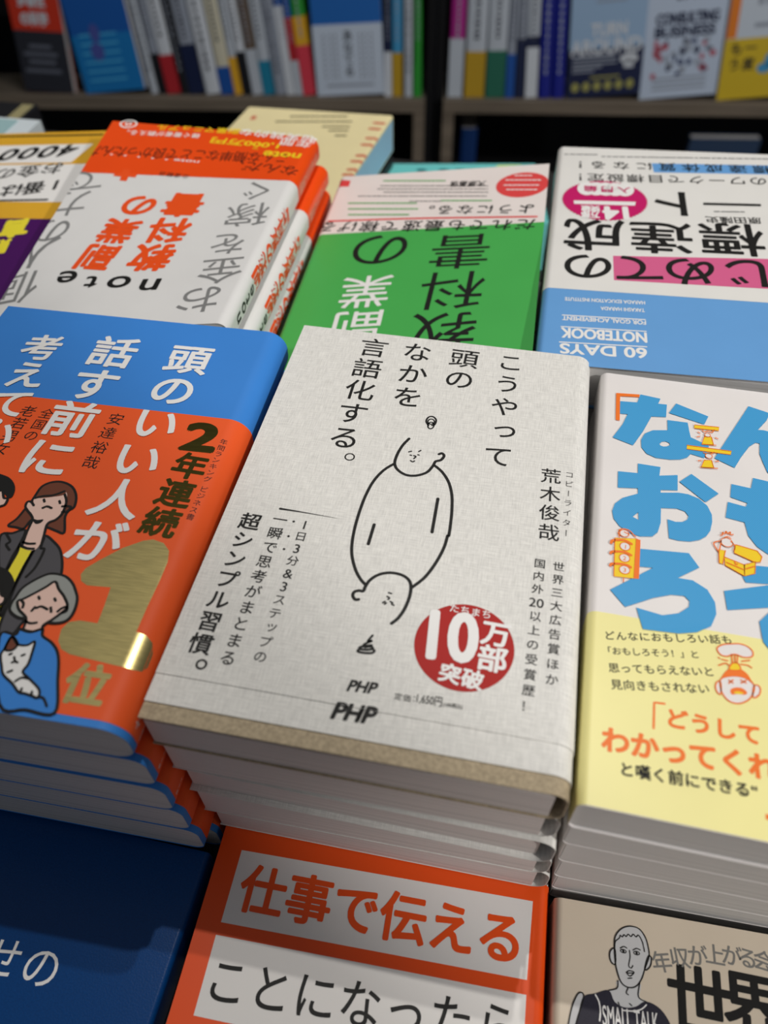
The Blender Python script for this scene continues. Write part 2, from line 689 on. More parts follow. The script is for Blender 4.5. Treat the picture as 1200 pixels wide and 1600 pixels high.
K2.run('世界三大広告賞ほか', (872.7, 886.7), (861.7, 1063), 0.76, True, dil=0.012)
K2.run(['国', '内', '外', '20', '以', '上', 'の', '受', '賞', '歴', '！'], (843.3, 881.7), (823.3, 1105), 0.76, True, dil=0.012)
K2.build()
K3 = main.ink('subtitle_lettering', BLACK, 'band')
K3.run(list('1日3分&3ステップの'), (476.5, 821), (407, 1027), 0.82, True, dil=0.01)
K3.run('一瞬で思考がまとまる', (438, 813), (356.5, 1029), 0.88, True, dil=0.012)
K3.run('超シンプル習慣', (391, 816), (314, 1007), 0.93, True, dil=0.02)
K3.ring((315, 1039), 1.5, 1.5, 0.75)
for p in ((459, 816), (451, 839), (444, 859)):
    K3.ell(p, 0.5, 0.5, 12)
K3.stroke([(438, 796), (470, 801), (527, 811)], 1.0, w1=0.1)
K3.build()
z8 = lambda L: [(400 + x / 2.182, 500 + y / 2.182) for x, y in L]
D = main.ink('figure_drawing', BLACK, 'band')
wd_ = 1.15
D.stroke(z8([(522, 407), (500, 430), (482, 460), (473, 490), (482, 512), (510, 530), (545, 533), (582, 522), (603, 500), (612, 485), (630, 480), (641, 466), (634, 457), (624, 460)]), wd_)
D.stroke(z8([(472, 492), (435, 515), (400, 553), (372, 605), (350, 665), (335, 720), (327, 770), (328, 810), (340, 855), (358, 888), (376, 907)]), wd_)
D.stroke(z8([(605, 496), (632, 518), (655, 552), (667, 595), (668, 645), (663, 700), (657, 738)]), wd_)
D.stroke(z8([(653, 738), (640, 780), (613, 830), (575, 880), (530, 915)]), wd_)
D.stroke(z8([(350, 955), (338, 955), (330, 942), (336, 929), (352, 925), (366, 926), (374, 909), (390, 888), (420, 870), (460, 864), (500, 873), (523, 892), (528, 918), (522, 950), (506, 988), (485, 1018), (462, 1037)]), wd_)
D.stroke(z8([(620, 612), (600, 726)]), wd_ * 1.05)
D.stroke(z8([(403, 700), (383, 766)]), wd_ * 1.05)
for q in ([(521, 452), (530, 450)], [(526, 463), (530, 464)], [(555, 451), (562, 447)], [(552, 462), (556, 463)], [(538, 465), (545, 468), (538, 475)], [(527, 482), (534, 486), (540, 483)],
          [(452, 932), (462, 935)], [(447, 945), (455, 950), (450, 955)], [(432, 966), (440, 962)], [(438, 971), (444, 967)], [(458, 962), (466, 967)], [(462, 971), (470, 975)]):
    D.stroke(z8(q), 0.62)
D.stroke(z8([(588, 362), (580, 348), (588, 334), (603, 332), (614, 343), (610, 358), (600, 362)]), 0.75)
D.ring(z8([(597, 349)])[0], 1.3, 1.5, 0.6)
D.ring(z8([(596, 362)])[0], 1.2, 1.9, 0.6)
z1 = lambda L: [(200 + x / 2.857, 760 + y / 2.857) for x, y in L]
D.stroke(z1([(1092, 668), (1075, 688), (1072, 694), (1090, 692), (1058, 706), (1054, 714), (1088, 712)]), 0.8)
D.stroke(z1([(1054, 716), (1034, 722), (1040, 730), (1075, 732), (1092, 726), (1085, 718), (1058, 720)]), 0.9)
D.stroke(z1([(1036, 728), (1025, 738), (1045, 745), (1085, 747), (1100, 738), (1092, 728)]), 0.9)
D.build()
RED = mat('red_badge_ink', (172, 34, 30), 0.6, 0.25)
cB = main.l((725, 1011))
rB = (main.l((804, 1011))[0] - main.l((646, 1006))[0]) / 2
B = main.ink('sales_badge', RED, 'band', 2)
B.ell_l(cB, rB, rB, 72)
bo = B.build()
Bw = main.ink('badge_lettering', WHITE, 'band', 4)
Bw.par = main.band
Bw.run('たちまち', (710, 952), (760, 961.5), 0.98, dil=0.012)
Bw.fit('10', (668, 1029), (742, 1037), 17.5, 0.75)
Bw.run('万部', (775, 992), (769, 1031), 1.05, True, dil=0.03)
Bw.run('突破', (703, 1054), (738, 1063), 0.98, dil=0.035)
Bw.build()
Pq = main.ink('publisher_mark', BLACK, 'band')
Pq.fit('PHP', (542, 1080), (585, 1085), 3.6, 0.22, 0.25)
Pq.fit('PHP', (517, 1122), (581, 1131), 5.0, 0.34, 0.25)
Pq.build()
Pc = main.ink('price_lettering', mat('grey_ink', (60, 58, 56), 0.6, 0.25), 'band')
Pc.run('定価', (622.5, 1089.5), (636, 1092), 0.95, dil=0.012)
Pc.fit(':1,650円', (645, 1099), (689, 1106.5), 3.3, 0.06)
Pc.fit('(10%税込)', (691, 1106), (722, 1110), 1.7, 0.04)
Pc.build()

# ---- left stack: blue covers with a broad orange band
BLUE = mat('blue_cover', (58, 132, 214), 0.58, 0.25, 1.0, 'paper')
ORANGE = mat('orange_band', (240, 92, 38), 0.55, 0.26, 1.0, 'paper')
LV = levels(6, 5.0)
G_L = 'blue books with orange bands in the left stack'
ldx = [0, 1.5, 3.0, 4.4, 6.0, 6.8]
ldy = [0, 0.4, 0.2, 1.0, 1.4, 9.5]
for k in range(5, 0, -1):
    b = Book('paperback_book', ORD[k] + ' in the left stack, its orange banded spine showing' if k < 5 else 'bottom book of the left blue and orange stack',
             -131 + ldx[k], -16.1 + ldy[k], 1.4 - 0.15 * k, 130.5, 188, LV[k][0], LV[k][1], 'R', 5.5, G_L, BLUE, PAGES_C,
             band=(ORANGE, 2.6, 130), pinset=0.25)
    if k in (1, 2):
        Q1 = b.ink('spine_lettering', WHITE, 'band', spine=True)
        for i in range(3):
            Q1.char('118'[i], (9.0 - 2.2 * i, 0.32), 2.4, (0, -0.05), up=(1, 0))
        Q1.build()
blue = Book('paperback_book', 'blue book with an orange band and gold numeral, on top of the left stack', -131, -16.1, 1.4, 131, 188,
            LV[0][0], LV[0][1], 'R', 8.5, G_L, BLUE, PAGES_C, band=(ORANGE, 2.4, 131.0), pinset=0.3)
T1 = blue.ink('title_lettering', WHITE, 'jacket', 6)
kw = dict(vertical=True, dil=0.022, res=6)
T1.run('頭のいい人が', (295, 562.7), (150, 847), 0.98, **kw)
T1.run('話す前に', (178, 551), (75, 716), 0.98, **kw)
T1.run('考えてい', (66, 544), (-10, 680), 1.0, **kw)
T1.ell((-2, 660), 1.6, 1.6)
T1.build()
T2 = blue.ink('author_lettering', BLACK, 'band')
T2.run('安達裕哉', (181, 655.5), (142.6, 722.6), 0.86, True)
T2.run('全国の', (73, 647), (49, 681), 0.95, True)
T2.run('老若男女', (44, 643), (2, 701), 0.95, True)
T2.run('年間ランキング', (349.6, 691), (324.5, 749), 0.92, True)
T2.run('ビジネス書', (318.5, 765), (297.5, 808), 0.9, True)
T2.build()
T3 = blue.ink('ranking_lettering', DGOLD, 'band')
T3.run('年連続', (297, 729), (251, 816.5), 0.98, True, dil=0.032)
c2 = blue.l((315, 682))
T3.char('2', c2, 25, (1, 0.02), 0.045, 1.1, 0.82, res=8)
T3.build()
z7 = lambda L: [(x / 2.609, 800 + y / 2.609) for x, y in L]
T4 = blue.ink('gold_numeral', GOLD, 'band')
T4.poly(z7([(585, 118), (625, 113), (668, 128), (690, 160), (684, 205), (650, 285), (600, 390), (556, 490), (597, 505), (622, 535), (624, 580), (605, 635), (578, 653), (540, 645), (470, 626), (380, 604), (285, 581), (250, 560), (238, 525), (250, 480), (280, 450), (325, 443), (372, 450), (398, 455),
                 (425, 385), (452, 308), (400, 304), (355, 300), (331, 282), (330, 255), (350, 230), (410, 195), (500, 148)]))
T4.run('位', (136, 1070), (146, 1071.5), 6.9, dil=0.035)
T4.build()
zz = lambda L: [(x / 2.963, 590 + y / 2.963) for x, y in L]
SKIN = mat('skin_pink_ink', (232, 196, 182), 0.4, 0.35)
BROWN = mat('brown_ink', (112, 62, 44), 0.4, 0.35)
DGREY = mat('charcoal_ink', (82, 80, 84), 0.4, 0.35)
GREYH = mat('grey_hair_ink', (152, 154, 150), 0.4, 0.35)
YEL = mat('yellow_ink', (238, 222, 60), 0.4, 0.35)


def fillp(book, name, material, polys, layer, on='band'):
    q = book.ink(name, material, on, layer)
    for P_ in polys:
        q.poly(P_, smooth=True)
    return q.build()


hair = zz([(165, 548), (195, 507), (240, 487), (290, 486), (335, 508), (354, 550), (345, 600), (318, 620), (302, 650), (298, 720), (262, 712), (225, 697), (190, 690), (150, 660), (112, 700), (75, 695), (40, 686), (80, 655), (118, 610), (140, 585)])
face = zz([(160, 565), (205, 550), (262, 545), (308, 532), (308, 590), (285, 640), (245, 668), (222, 680), (205, 735), (165, 800), (100, 785), (128, 715), (148, 668), (135, 625), (120, 600), (128, 580), (145, 578), (158, 595)])
jk1 = zz([(0, 742), (60, 722), (118, 708), (98, 765), (60, 830), (30, 890), (0, 930)])
jk2 = zz([(205, 735), (250, 762), (283, 810), (287, 900), (250, 1000), (120, 1120), (60, 1190), (0, 1200), (0, 1150), (40, 1050), (80, 950), (160, 800)])
shirt = zz([(103, 760), (165, 765), (155, 800), (110, 880), (70, 960), (30, 1040), (0, 1110), (0, 980), (35, 895), (80, 815)])
oh = zz([(72, 1025), (100, 985), (135, 958), (190, 928), (240, 912), (300, 922), (335, 952), (352, 990), (360, 1030), (345, 1085), (315, 1125), (270, 1140), (215, 1135), (150, 1110), (110, 1118), (75, 1108), (48, 1080), (58, 1045)])
of = zz([(115, 1030), (160, 1005), (215, 975), (258, 950), (275, 985), (300, 1020), (315, 1065), (285, 1095), (245, 1125), (205, 1150), (195, 1175), (115, 1165), (125, 1115), (92, 1080), (84, 1045), (98, 1035)])
sw = zz([(95, 1168), (145, 1178), (198, 1165), (200, 1200), (245, 1235), (272, 1290), (270, 1400), (255, 1555), (120, 1540), (0, 1515), (0, 1205), (75, 1195)])
cat_ = zz([(8, 1290), (25, 1262), (58, 1205), (85, 1240), (130, 1245), (165, 1228), (152, 1280), (135, 1330), (110, 1368), (140, 1400), (185, 1450), (178, 1487), (150, 1478), (120, 1468), (90, 1460), (60, 1420), (20, 1380), (12, 1340)])
patch = zz([(28, 1262), (60, 1207), (86, 1240), (60, 1268)])
mh = zz([(-30, 450), (20, 455), (55, 475), (72, 510), (62, 550), (40, 560), (10, 530), (-30, 540)])
mf = zz([(-30, 540), (10, 520), (20, 560), (38, 562), (25, 590), (0, 600), (-30, 610)])
mh2 = zz([(-30, 880), (20, 885), (52, 910), (70, 955), (50, 990), (30, 1030), (0, 990), (-30, 960)])
mf2 = zz([(-30, 970), (0, 965), (10, 1010), (28, 1022), (15, 1050), (-30, 1060)])
def lines(book, name, layer, closed, opened, w=0.95, on='band'):
    q_ = book.ink(name, BLACK, on, layer)
    for P_ in closed:
        q_.stroke(P_, w, True)
    for P_ in opened:
        q_.stroke(P_, w)
    return q_.build()


fillp(blue, 'illustration_jacket', DGREY, [jk1, jk2], 2)
shirt2 = zz([(-10, 1090), (35, 1030), (10, 1120), (-10, 1150)])
fillp(blue, 'illustration_shirt', YEL, [shirt, shirt2], 3)
fillp(blue, 'illustration_hair', BROWN, [hair], 3)
lines(blue, 'illustration_outline', 4, [jk1, jk2, shirt, hair], [zz(q) for q in (
    [(30, 725), (48, 760), (30, 775), (45, 800)], [(205, 745), (190, 790), (206, 800), (165, 880), (122, 925)], [(100, 770), (130, 782), (160, 785)])])
fillp(blue, 'illustration_face', SKIN, [face, mf], 5)
fringe = zz([(160, 562), (205, 550), (250, 548), (305, 522), (300, 545), (250, 555), (205, 560)])
fillp(blue, 'illustration_hair_and_chin_shadow', BLACK, [mh, mh2, zz([(150, 655), (175, 662), (203, 660), (190, 676), (165, 680)])], 6)  # black hair, plus the chin shadow drawn in the same black ink
fillp(blue, 'illustration_fringe', BROWN, [fringe], 6)
lines(blue, 'illustration_outline', 7, [mf], [zz(q) for q in (
    [(302, 545), (309, 575), (300, 610), (284, 640), (258, 662), (222, 680), (205, 735), (190, 790)],
    [(158, 595), (145, 578), (128, 580), (120, 602), (132, 622), (146, 640), (152, 662), (128, 715), (104, 782)],
    [(205, 568), (208, 578)], [(277, 575), (280, 585)], [(200, 607), (220, 600), (240, 608)], [(100, 762), (130, 772), (163, 772)], [(98, 782), (128, 794), (158, 796)],
    [(290, 600), (310, 598), (330, 603), (312, 622), (290, 625)], [(160, 562), (205, 552), (250, 548), (300, 530)])])
fillp(blue, 'illustration_grey_hair', GREYH, [oh], 8)
fillp(blue, 'illustration_sweater', BLUE, [sw], 8)
lines(blue, 'illustration_outline', 9, [oh, sw], [])
fillp(blue, 'illustration_face', SKIN, [of, mf2], 10)
lines(blue, 'illustration_outline', 11, [mf2], [zz(q) for q in (
    [(98, 1035), (115, 1028), (160, 1005), (215, 975), (258, 950), (275, 985), (300, 1020), (315, 1065), (285, 1095), (245, 1125), (205, 1150), (197, 1172)],
    [(112, 1165), (124, 1118), (92, 1080), (84, 1045), (98, 1035), (112, 1050), (108, 1070)],
    [(182, 1020), (186, 1030)], [(256, 1028), (260, 1038)], [(172, 1072), (195, 1065), (222, 1078)], [(150, 1085), (165, 1068)], [(238, 1070), (240, 1090)],
    [(270, 1088), (288, 1074), (312, 1066), (310, 1085), (285, 1096)], [(112, 1125), (140, 1142), (172, 1140)], [(100, 1170), (145, 1182), (196, 1168)])])
fillp(blue, 'illustration_cat', WHITE, [cat_], 12)
fillp(blue, 'illustration_patch', BROWN, [patch], 13)
lines(blue, 'illustration_outline', 14, [cat_, patch], [zz(q) for q in (
    [(48, 1288), (58, 1284)], [(105, 1293), (118, 1288)], [(70, 1300), (72, 1318), (60, 1325)], [(72, 1318), (85, 1325)], [(40, 1370), (60, 1362)], [(180, 1483), (205, 1490), (220, 1525)],
    [(135, 1400), (105, 1395), (75, 1412)], [(100, 1460), (105, 1445)], [(150, 1478), (152, 1460)])], 0.8)
S1 = blue.ink('spine_lettering', WHITE, 'band', spine=True)
for i, ch in enumerate('ダイヤ'):
    S1.char(ch, (12.0 - 3.0 * i, 0.62), 3.0, (0, -0.05), 0.01, up=(1, 0))
for i, ch in enumerate('1180'):
    S1.char(ch, (10.4 - 1.9 * i, 0.34), 2.4, (0, -0.05), up=(1, 0))
S1.build()

# ---- right stack: white cover with giant blue kana, yellow band
WPAPER = mat('white_cover', (232, 227, 225), 0.45, 0.35, 1.0, 'paper')
YBAND = mat('pale_yellow_band', (243, 234, 160), 0.42, 0.35, 1.0, 'paper')
SKY = mat('sky_blue_ink', (66, 158, 214), 0.45, 0.35, 1.0, 'dots')
OINK = mat('orange_ink', (242, 118, 34), 0.45, 0.35)
YINK = mat('golden_yellow_ink', (248, 206, 34), 0.45, 0.35)
TEALC = mat('pale_teal_cover', (150, 200, 205), 0.5, 0.3)
LV = levels(6, -4.0)
G_R = 'white books with yellow bands in the right stack'
for k in range(5, 0, -1):
    b = Book('paperback_book', ORD[k] + ' in the right stack under giant blue kana' if k < 5 else 'bottom book of the right stack, behind the beige book',
             130.6 + [0, 1.0, 2.6, 4.2, 6.2, 8.0][k], [0, -3.6, -3.0, -2.4, -1.0, 1.4][k], [0, -0.6, -0.2, 0.4, 0.9, 1.2][k], 128, 186, LV[k][0], LV[k][1], 'L', 3.0, G_R, WPAPER, PAGES_C,
             pinset=0.15)
wh = Book('paperback_book', 'white book with giant blue kana and yellow band, on top of the right stack', 130.2, -5.2, -1, 130, 190,
          LV[0][0], LV[0][1], 'L', 3.0, G_R, WPAPER, PAGES_C, band=(YBAND, 0.2, 65.5), pinset=0.8, page_gap=0.8)
z4 = lambda L: [(900 + x / 4, 580 + y / 4) for x, y in L]
KN = wh.ink('title_lettering', SKY, 'jacket', 6)
KN.poly(z4([(270, 190), (382, 198), (402, 148), (527, 175), (512, 206), (567, 212), (562, 290), (470, 286), (420, 375), (355, 466), (228, 416), (290, 335), (322, 272), (270, 268)]))
KN.poly(z4([(625, 205), (826, 286), (800, 336), (580, 264)]))
KN.poly(z4([(570, 308), (697, 325), (706, 375), (716, 416), (830, 470), (800, 546), (715, 520), (692, 543), (650, 555), (590, 556), (500, 545), (440, 518), (408, 478), (406, 430), (430, 392), (480, 372), (572, 372)]),
        holes=[z4([(520, 458), (535, 444), (560, 442), (582, 452), (586, 464), (570, 473), (545, 474), (528, 468)])])
KN.poly(z4([(1077, 222), (1210, 266), (1190, 310), (1135, 370), (1170, 372), (1240, 390), (1285, 440), (1292, 520), (1312, 558), (1360, 540), (1420, 470), (1485, 520), (1410, 640), (1325, 692), (1250, 682), (1195, 635), (1168, 575), (1146, 520), (1146, 455), (1120, 450), (1080, 475), (1030, 540), (990, 607), (864, 547), (960, 400)]))
KN.poly(z4([(386, 580), (527, 602), (520, 656), (634, 652), (634, 748), (528, 745), (528, 762), (640, 762), (700, 772), (768, 800), (820, 845), (848, 900), (850, 945), (838, 1000), (812, 1035), (770, 1058), (710, 1068), (640, 1062), (580, 1047), (570, 928), (620, 944), (665, 945), (695, 930), (702, 908), (680, 880), (630, 862), (530, 858), (528, 950), (510, 1008), (475, 1036), (400, 1036), (330, 1012), (270, 970), (235, 925), (225, 875), (242, 830), (290, 795), (386, 768), (386, 735), (260, 730), (262, 628), (386, 640)]),
        holes=[z4([(352, 912), (388, 884), (390, 932)])])
KN.poly(z4([(720, 645), (890, 768), (808, 822), (645, 694)]))
KN.poly(z4([(1105, 670), (1240, 702), (1228, 762), (1395, 802), (1378, 906), (1206, 872), (1200, 960), (1235, 1022), (1292, 1018), (1322, 958), (1445, 990), (1405, 1112), (1315, 1172), (1200, 1148), (1130, 1100), (1075, 1030), (1052, 948), (933, 917), (948, 820), (1060, 850), (1070, 828), (963, 790), (970, 708), (1092, 735)]))
KN.poly([(998.7, 858), (1076, 865), (1092.5, 887.5), (1058.7, 903.7), (1082, 907.5), (1105, 922), (1117, 942), (1119, 960), (1111, 979), (1088, 989), (1060, 991), (1004, 984), (994, 950), (1035, 962), (1060, 959), (1076, 949), (1077, 940), (1069, 932), (1048, 930), (1020, 935), (976.5, 949), (953, 922), (1020, 888), (999, 886)])
KN.poly([(1131, 924), (1296, 903), (1304, 944), (1136, 954)])
KN.poly([(1186, 972), (1204, 955), (1252, 944), (1240, 972), (1226, 988), (1240, 1003), (1272, 1008), (1268, 1040), (1216, 1034), (1192, 1004)])
KN.poly([(1176, 884), (1268, 893), (1262, 918), (1165, 911), (1160, 902)])
KN.build()
OB = wh.ink('orange_drawings', OINK, 'jacket', 8)
OB.poly(z4([(250, 140), (396, 150), (394, 166), (275, 160), (272, 312), (247, 308)]))
OB.poly(z4([(375, 1050), (402, 1060), (392, 1302), (360, 1300)]))
WB = wh.ink('white_drawings', WPAPER, 'jacket', 9)
OL = wh.ink('orange_outlines', OINK, 'jacket', 10)
for nm_, PP in (('strongmen_drawing', ([(738, 340), (893, 355), (889, 377), (737, 361)], [(692, 467), (970, 505), (964, 527), (690, 491)],
                                       [(800, 415), (845, 415), (858, 465), (785, 460)], [(800, 560), (845, 560), (860, 608), (780, 605)])),
                ('lamp_box_drawing', ([(242, 1046), (376, 1050), (361, 1300), (235, 1286)],)),
                ('treasure_chest_drawing', ([(925, 1165), (1050, 1215), (1052, 1286), (930, 1217)], [(1050, 1215), (1120, 1195), (1116, 1270), (1052, 1286)],
                                            [(995, 1088), (1130, 1128), (1160, 1165), (1150, 1197), (1118, 1200), (985, 1140)])),
                ('explorer_drawing', ([(890, 1118), (932, 1125), (915, 1210), (893, 1203)],))):
    YB = wh.ink(nm_, YINK, 'jacket', 7)
    for P_ in PP:
        YB.poly(z4(P_))
        OL.stroke(z4(P_), 0.3, True, False)
    YB.build()
for c, rr in (((305, 1100), 1.75), ((302, 1172), 1.75), ((302, 1246), 1.75), ((820, 405), 1.1), ((828, 535), 1.3), ((940, 1075), 2.0), ((300, 1018), 1.6)):
    p = z4([c])[0]
    WB.ell(p, rr, rr)
    OL.ring(p, rr, rr, 0.3)
for n_, c in zip('123', ((308, 1102), (302, 1173), (302, 1247))):
    OL.char(n_, wh.l(z4([c])[0]), 2.6, (1, -0.05))
for q in ([(218, 1078), (230, 1062), (300, 1062), (345, 1085)], [(215, 1142), (228, 1132), (300, 1135), (342, 1155)], [(213, 1218), (226, 1208), (300, 1212), (340, 1230)]):
    OL.stroke(z4(q), 1.0)
for q in ([(785, 372), (800, 385), (822, 380), (845, 388), (862, 372)], [(755, 415), (772, 412)], [(868, 420), (885, 428)], [(760, 385), (772, 392)], [(785, 462), (872, 468)], [(795, 515), (815, 520), (845, 520), (862, 512)],
          [(762, 565), (780, 562)], [(868, 570), (890, 566)], [(775, 605), (882, 612)], [(265, 1000), (290, 990), (330, 1000), (370, 1040)], [(262, 1010), (270, 1040)], [(300, 1010), (330, 1025)],
          [(900, 1030), (915, 1025), (912, 1012), (928, 1020), (935, 1005), (945, 1020), (962, 1010), (962, 1026), (980, 1025)], [(905, 1065), (875, 1070), (858, 1082), (880, 1120), (892, 1135)],
          [(905, 1065), (895, 1120)], [(965, 1070), (990, 1095), (985, 1125)], [(920, 1050), (945, 1038), (965, 1052)], [(940, 1200), (1045, 1245)], [(990, 1195), (995, 1212), (1008, 1210)], [(1060, 1240), (1112, 1225)], [(295, 1300), (295, 1318)]):
    OL.stroke(z4(q), 0.42)
OB.build()
WB.build()
OL.build()
YK = wh.ink('band_lettering', BLACK, 'band')
kw = dict(dil=0.012)
YK.run('どんなにおもしろい話も', (952, 993.5), (1135, 1000), 0.95, **kw)
YK.run('「おもしろそう！」と', (948, 1017), (1085, 1023), 1.0, **kw)
YK.run('思ってもらえないと', (959, 1044), (1107, 1050), 0.98, **kw)
YK.run('見向きもされない', (963, 1070), (1099, 1076.5), 0.98, **kw)
YK.run('と嘆く前にできる“', (979, 1203), (1186, 1238), 0.98, dil=0.03)
YK.build()
YO = wh.ink('band_heading', OINK, 'band')
YO.run('どうして', (1057, 1124), (1171, 1147), 0.98, dil=0.04, res=6)
YO.stroke([(1038, 1100), (1022, 1098), (1021, 1138)], 0.7, smooth=False)
YO.run('わかってくれ', (961.6, 1158), (1192, 1199), 1.02, dil=0.04, res=6)
YO.poly([(1196, 1272), (1206, 1274), (1206, 1284), (1196, 1280)])
YO.build()
z5 = lambda L: [(860 + x / 3.2, 920 + y / 3.2) for x, y in L]
cone = z5([(908, 375), (935, 375), (948, 408), (893, 406)])
hairv = z5([(848, 458), (866, 425), (895, 402), (945, 402), (985, 430), (1010, 478), (980, 455), (930, 440), (880, 440)])
facev = z5([(850, 455), (890, 440), (940, 440), (990, 455), (1018, 490), (1010, 530), (985, 560), (940, 576), (895, 565), (865, 535), (850, 500)])
earl = z5([(850, 470), (832, 468), (824, 490), (832, 518), (850, 528)])
earr = z5([(1015, 492), (1035, 485), (1049, 505), (1040, 535), (1012, 545)])
cloud = z5([(832, 300), (860, 282), (905, 278), (945, 278), (985, 292), (1010, 318), (1005, 342), (965, 345), (920, 330), (880, 340), (848, 330)])
fillp(wh, 'volcano_cartoon', WPAPER, [facev, earl, earr, cloud], 2)
fillp(wh, 'volcano_hair', OINK, [hairv, z5([(900, 505), (930, 495), (960, 500), (982, 520), (972, 532), (935, 528), (905, 530)])], 3)
fillp(wh, 'volcano_cone', YINK, [cone, z5([(915, 522), (935, 515), (965, 525), (940, 530)])], 4)
VO = wh.ink('volcano_outline', OINK, 'band', 5)
for P_ in (facev, earl, earr, cloud, cone):
    VO.stroke(P_, 0.42, True)
for q in ([(890, 458), (912, 475)], [(912, 458), (890, 475)], [(950, 458), (978, 475)], [(978, 460), (952, 474)], [(905, 330), (908, 375)], [(920, 330), (922, 375)], [(935, 332), (932, 375)],
          [(855, 355), (885, 362)], [(840, 385), (875, 375), (890, 385)], [(955, 365), (995, 360)], [(950, 380), (985, 385), (1005, 398)], [(838, 345), (845, 350)]):
    VO.stroke(z5(q), 0.4)
VO.build()

# ---- front row
NAVY = mat('navy_cover', (4, 62, 122), 0.27, 0.25, 1.0, 'grain')
nv = Book('paperback_book', 'navy blue book with one thin white kana line, lying in front of the left stack', -124, -198.5, -0.6, 128, 187, TABLE + 0.4, -102, 'R', 2.0, None, NAVY, PAGES_C)
NW = nv.ink('title_lettering', WHITE, 'jacket')
NW.run('の', (65, 1511), (66, 1511.2), 60.0)
NW.run('せ', (5, 1496), (6, 1496.2), 58.0)
NW.build()

OCOV = mat('vivid_orange_cover', (236, 80, 14), 0.36, 0.4, 1.0, 'paper')
PANEL = mat('white_panel', (230, 227, 224), 0.45, 0.35)
og = Book('paperback_book', 'orange book with two white title panels, lying in front of the central stack', 12.6, -190.3, 0.9, 127, 188, TABLE + 0.4, -99.4, 'R', 4.0, None, OCOV, PAGES_C)
zo = lambda L: [(260 + x / 1.935, 1260 + y / 1.935) for x, y in L]
PN = og.ink('title_panel', PANEL, 'jacket', 1)
a, b_, c, d = [og.l(p) for p in zo([(228, 132), (1108, 287), (1090, 525), (165, 350)])]
PN.poly([a, b_, c, d], local=True)
a, b_, c = [og.l(p) for p in zo([(150, 388), (1088, 570), (82, 632)])]
PN.poly([a, b_, (b_[0], c[1]), c], local=True)
PN.poly([(c[0], c[1] - 7), (b_[0], c[1] - 7), (b_[0], 12), (c[0], 12)], local=True)
PN.build()
OT = og.ink('title_lettering', OCOV, 'jacket', 3)
OT.run('仕事で伝える', (411, 1392), (782, 1464), 1.0, dil=0.026, res=6)
OT.build()
OT = og.ink('subtitle_lettering', BLACK, 'jacket', 3)
OT.run('ことになったら', (355, 1534), (778, 1605), 0.98, dil=0.006, res=6)
OT.build()

BEIGE = mat('beige_cover', (222, 207, 186), 0.4, 0.4, 1.0, 'paper')
bg_ = Book('paperback_book', 'beige book with an ink portrait of a crew-cut man, at the front right', 143, -192.4, 1.4, 128, 188, TABLE + 0.4, -97.4, 'L', 3.0, None, BEIGE, PAGES_C)
zb8 = lambda L: [(840 + x / 3.333, 1280 + y / 3.333) for x, y in L]
GREYT = mat('grey_title_ink', (128, 126, 122), 0.5, 0.3)
BT = bg_.ink('subtitle_lettering', GREYT, 'jacket')
for ch, p, an in (('年', (1034, 1503), 0.22), ('収', (1062, 1497), 0.15), ('が', (1090, 1493.5), 0.08), ('上', (1117, 1492), 0.0), ('が', (1143, 1493.5), -0.08), ('る', (1168, 1497), -0.15), ('会', (1193, 1502), -0.2)):
    BT.char(ch, bg_.l(p), 7.2, (math.cos(an), math.sin(an)), 0.012)
BT.build()
BK = bg_.ink('title_lettering', BLACK, 'jacket')
BK.char('世', bg_.l((1094, 1567)), 23, (1, -0.02), 0.022)
BK.char('界', bg_.l((1182, 1578)), 23, (1, -0.02), 0.022)
BK.build()
fc = zb8([(400, 660), (405, 610), (435, 572), (480, 558), (528, 572), (560, 615), (575, 665), (580, 715), (560, 775), (540, 835), (510, 872), (470, 876), (435, 850), (412, 785), (402, 720)])
nk = zb8([(418, 840), (412, 880), (370, 892), (400, 950), (450, 980), (510, 976), (565, 950), (530, 925), (532, 850)])
el, er = zb8([(402, 676), (380, 684), (375, 715), (386, 748), (405, 752)]), zb8([(575, 716), (592, 722), (588, 762), (568, 785), (558, 775)])
sh = zb8([(370, 892), (300, 908), (240, 925), (215, 1000), (190, 1090), (180, 1180), (700, 1180), (695, 1080), (640, 990), (565, 950), (510, 978), (450, 980), (400, 950)])
arm = zb8([(240, 925), (215, 905), (185, 960), (165, 1040), (150, 1160), (190, 1160), (205, 1050)])
PGREY = mat('portrait_grey_ink', (205, 205, 206), 0.5, 0.3)
INK = mat('blue_black_ink', (40, 38, 52), 0.5, 0.3, 1, 'grain')
fillp(bg_, 'portrait_face', PGREY, [nk, el, er, arm], 2, 'jacket')
fillp(bg_, 'portrait_face', PGREY, [fc], 3, 'jacket')
fillp(bg_, 'portrait_shirt', INK, [sh], 4, 'jacket')
PO = bg_.ink('portrait_outline', BLACK, 'jacket', 5)
for P_ in (fc, el, er, arm):
    PO.stroke(P_, 0.42, True)
for q in ([(402, 690), (404, 640), (425, 620), (430, 605), (440, 614), (450, 602), (460, 612), (472, 600), (485, 612), (498, 600), (512, 614), (525, 605), (545, 640), (556, 690)],
          [(430, 672), (448, 664), (464, 672)], [(496, 682), (515, 674), (534, 682)], [(478, 684), (481, 720), (474, 762), (486, 776), (496, 764)], [(462, 798), (475, 790), (490, 792), (502, 800), (480, 818), (462, 800)], [(466, 802), (500, 802)],
          [(470, 830), (490, 828)], [(418, 842), (414, 880), (372, 892)], [(532, 850), (525, 925), (566, 952)], [(470, 880), (462, 905), (472, 915)], [(420, 955), (425, 968)], [(480, 962), (490, 972)]):
    PO.stroke(zb8(q), 0.36)
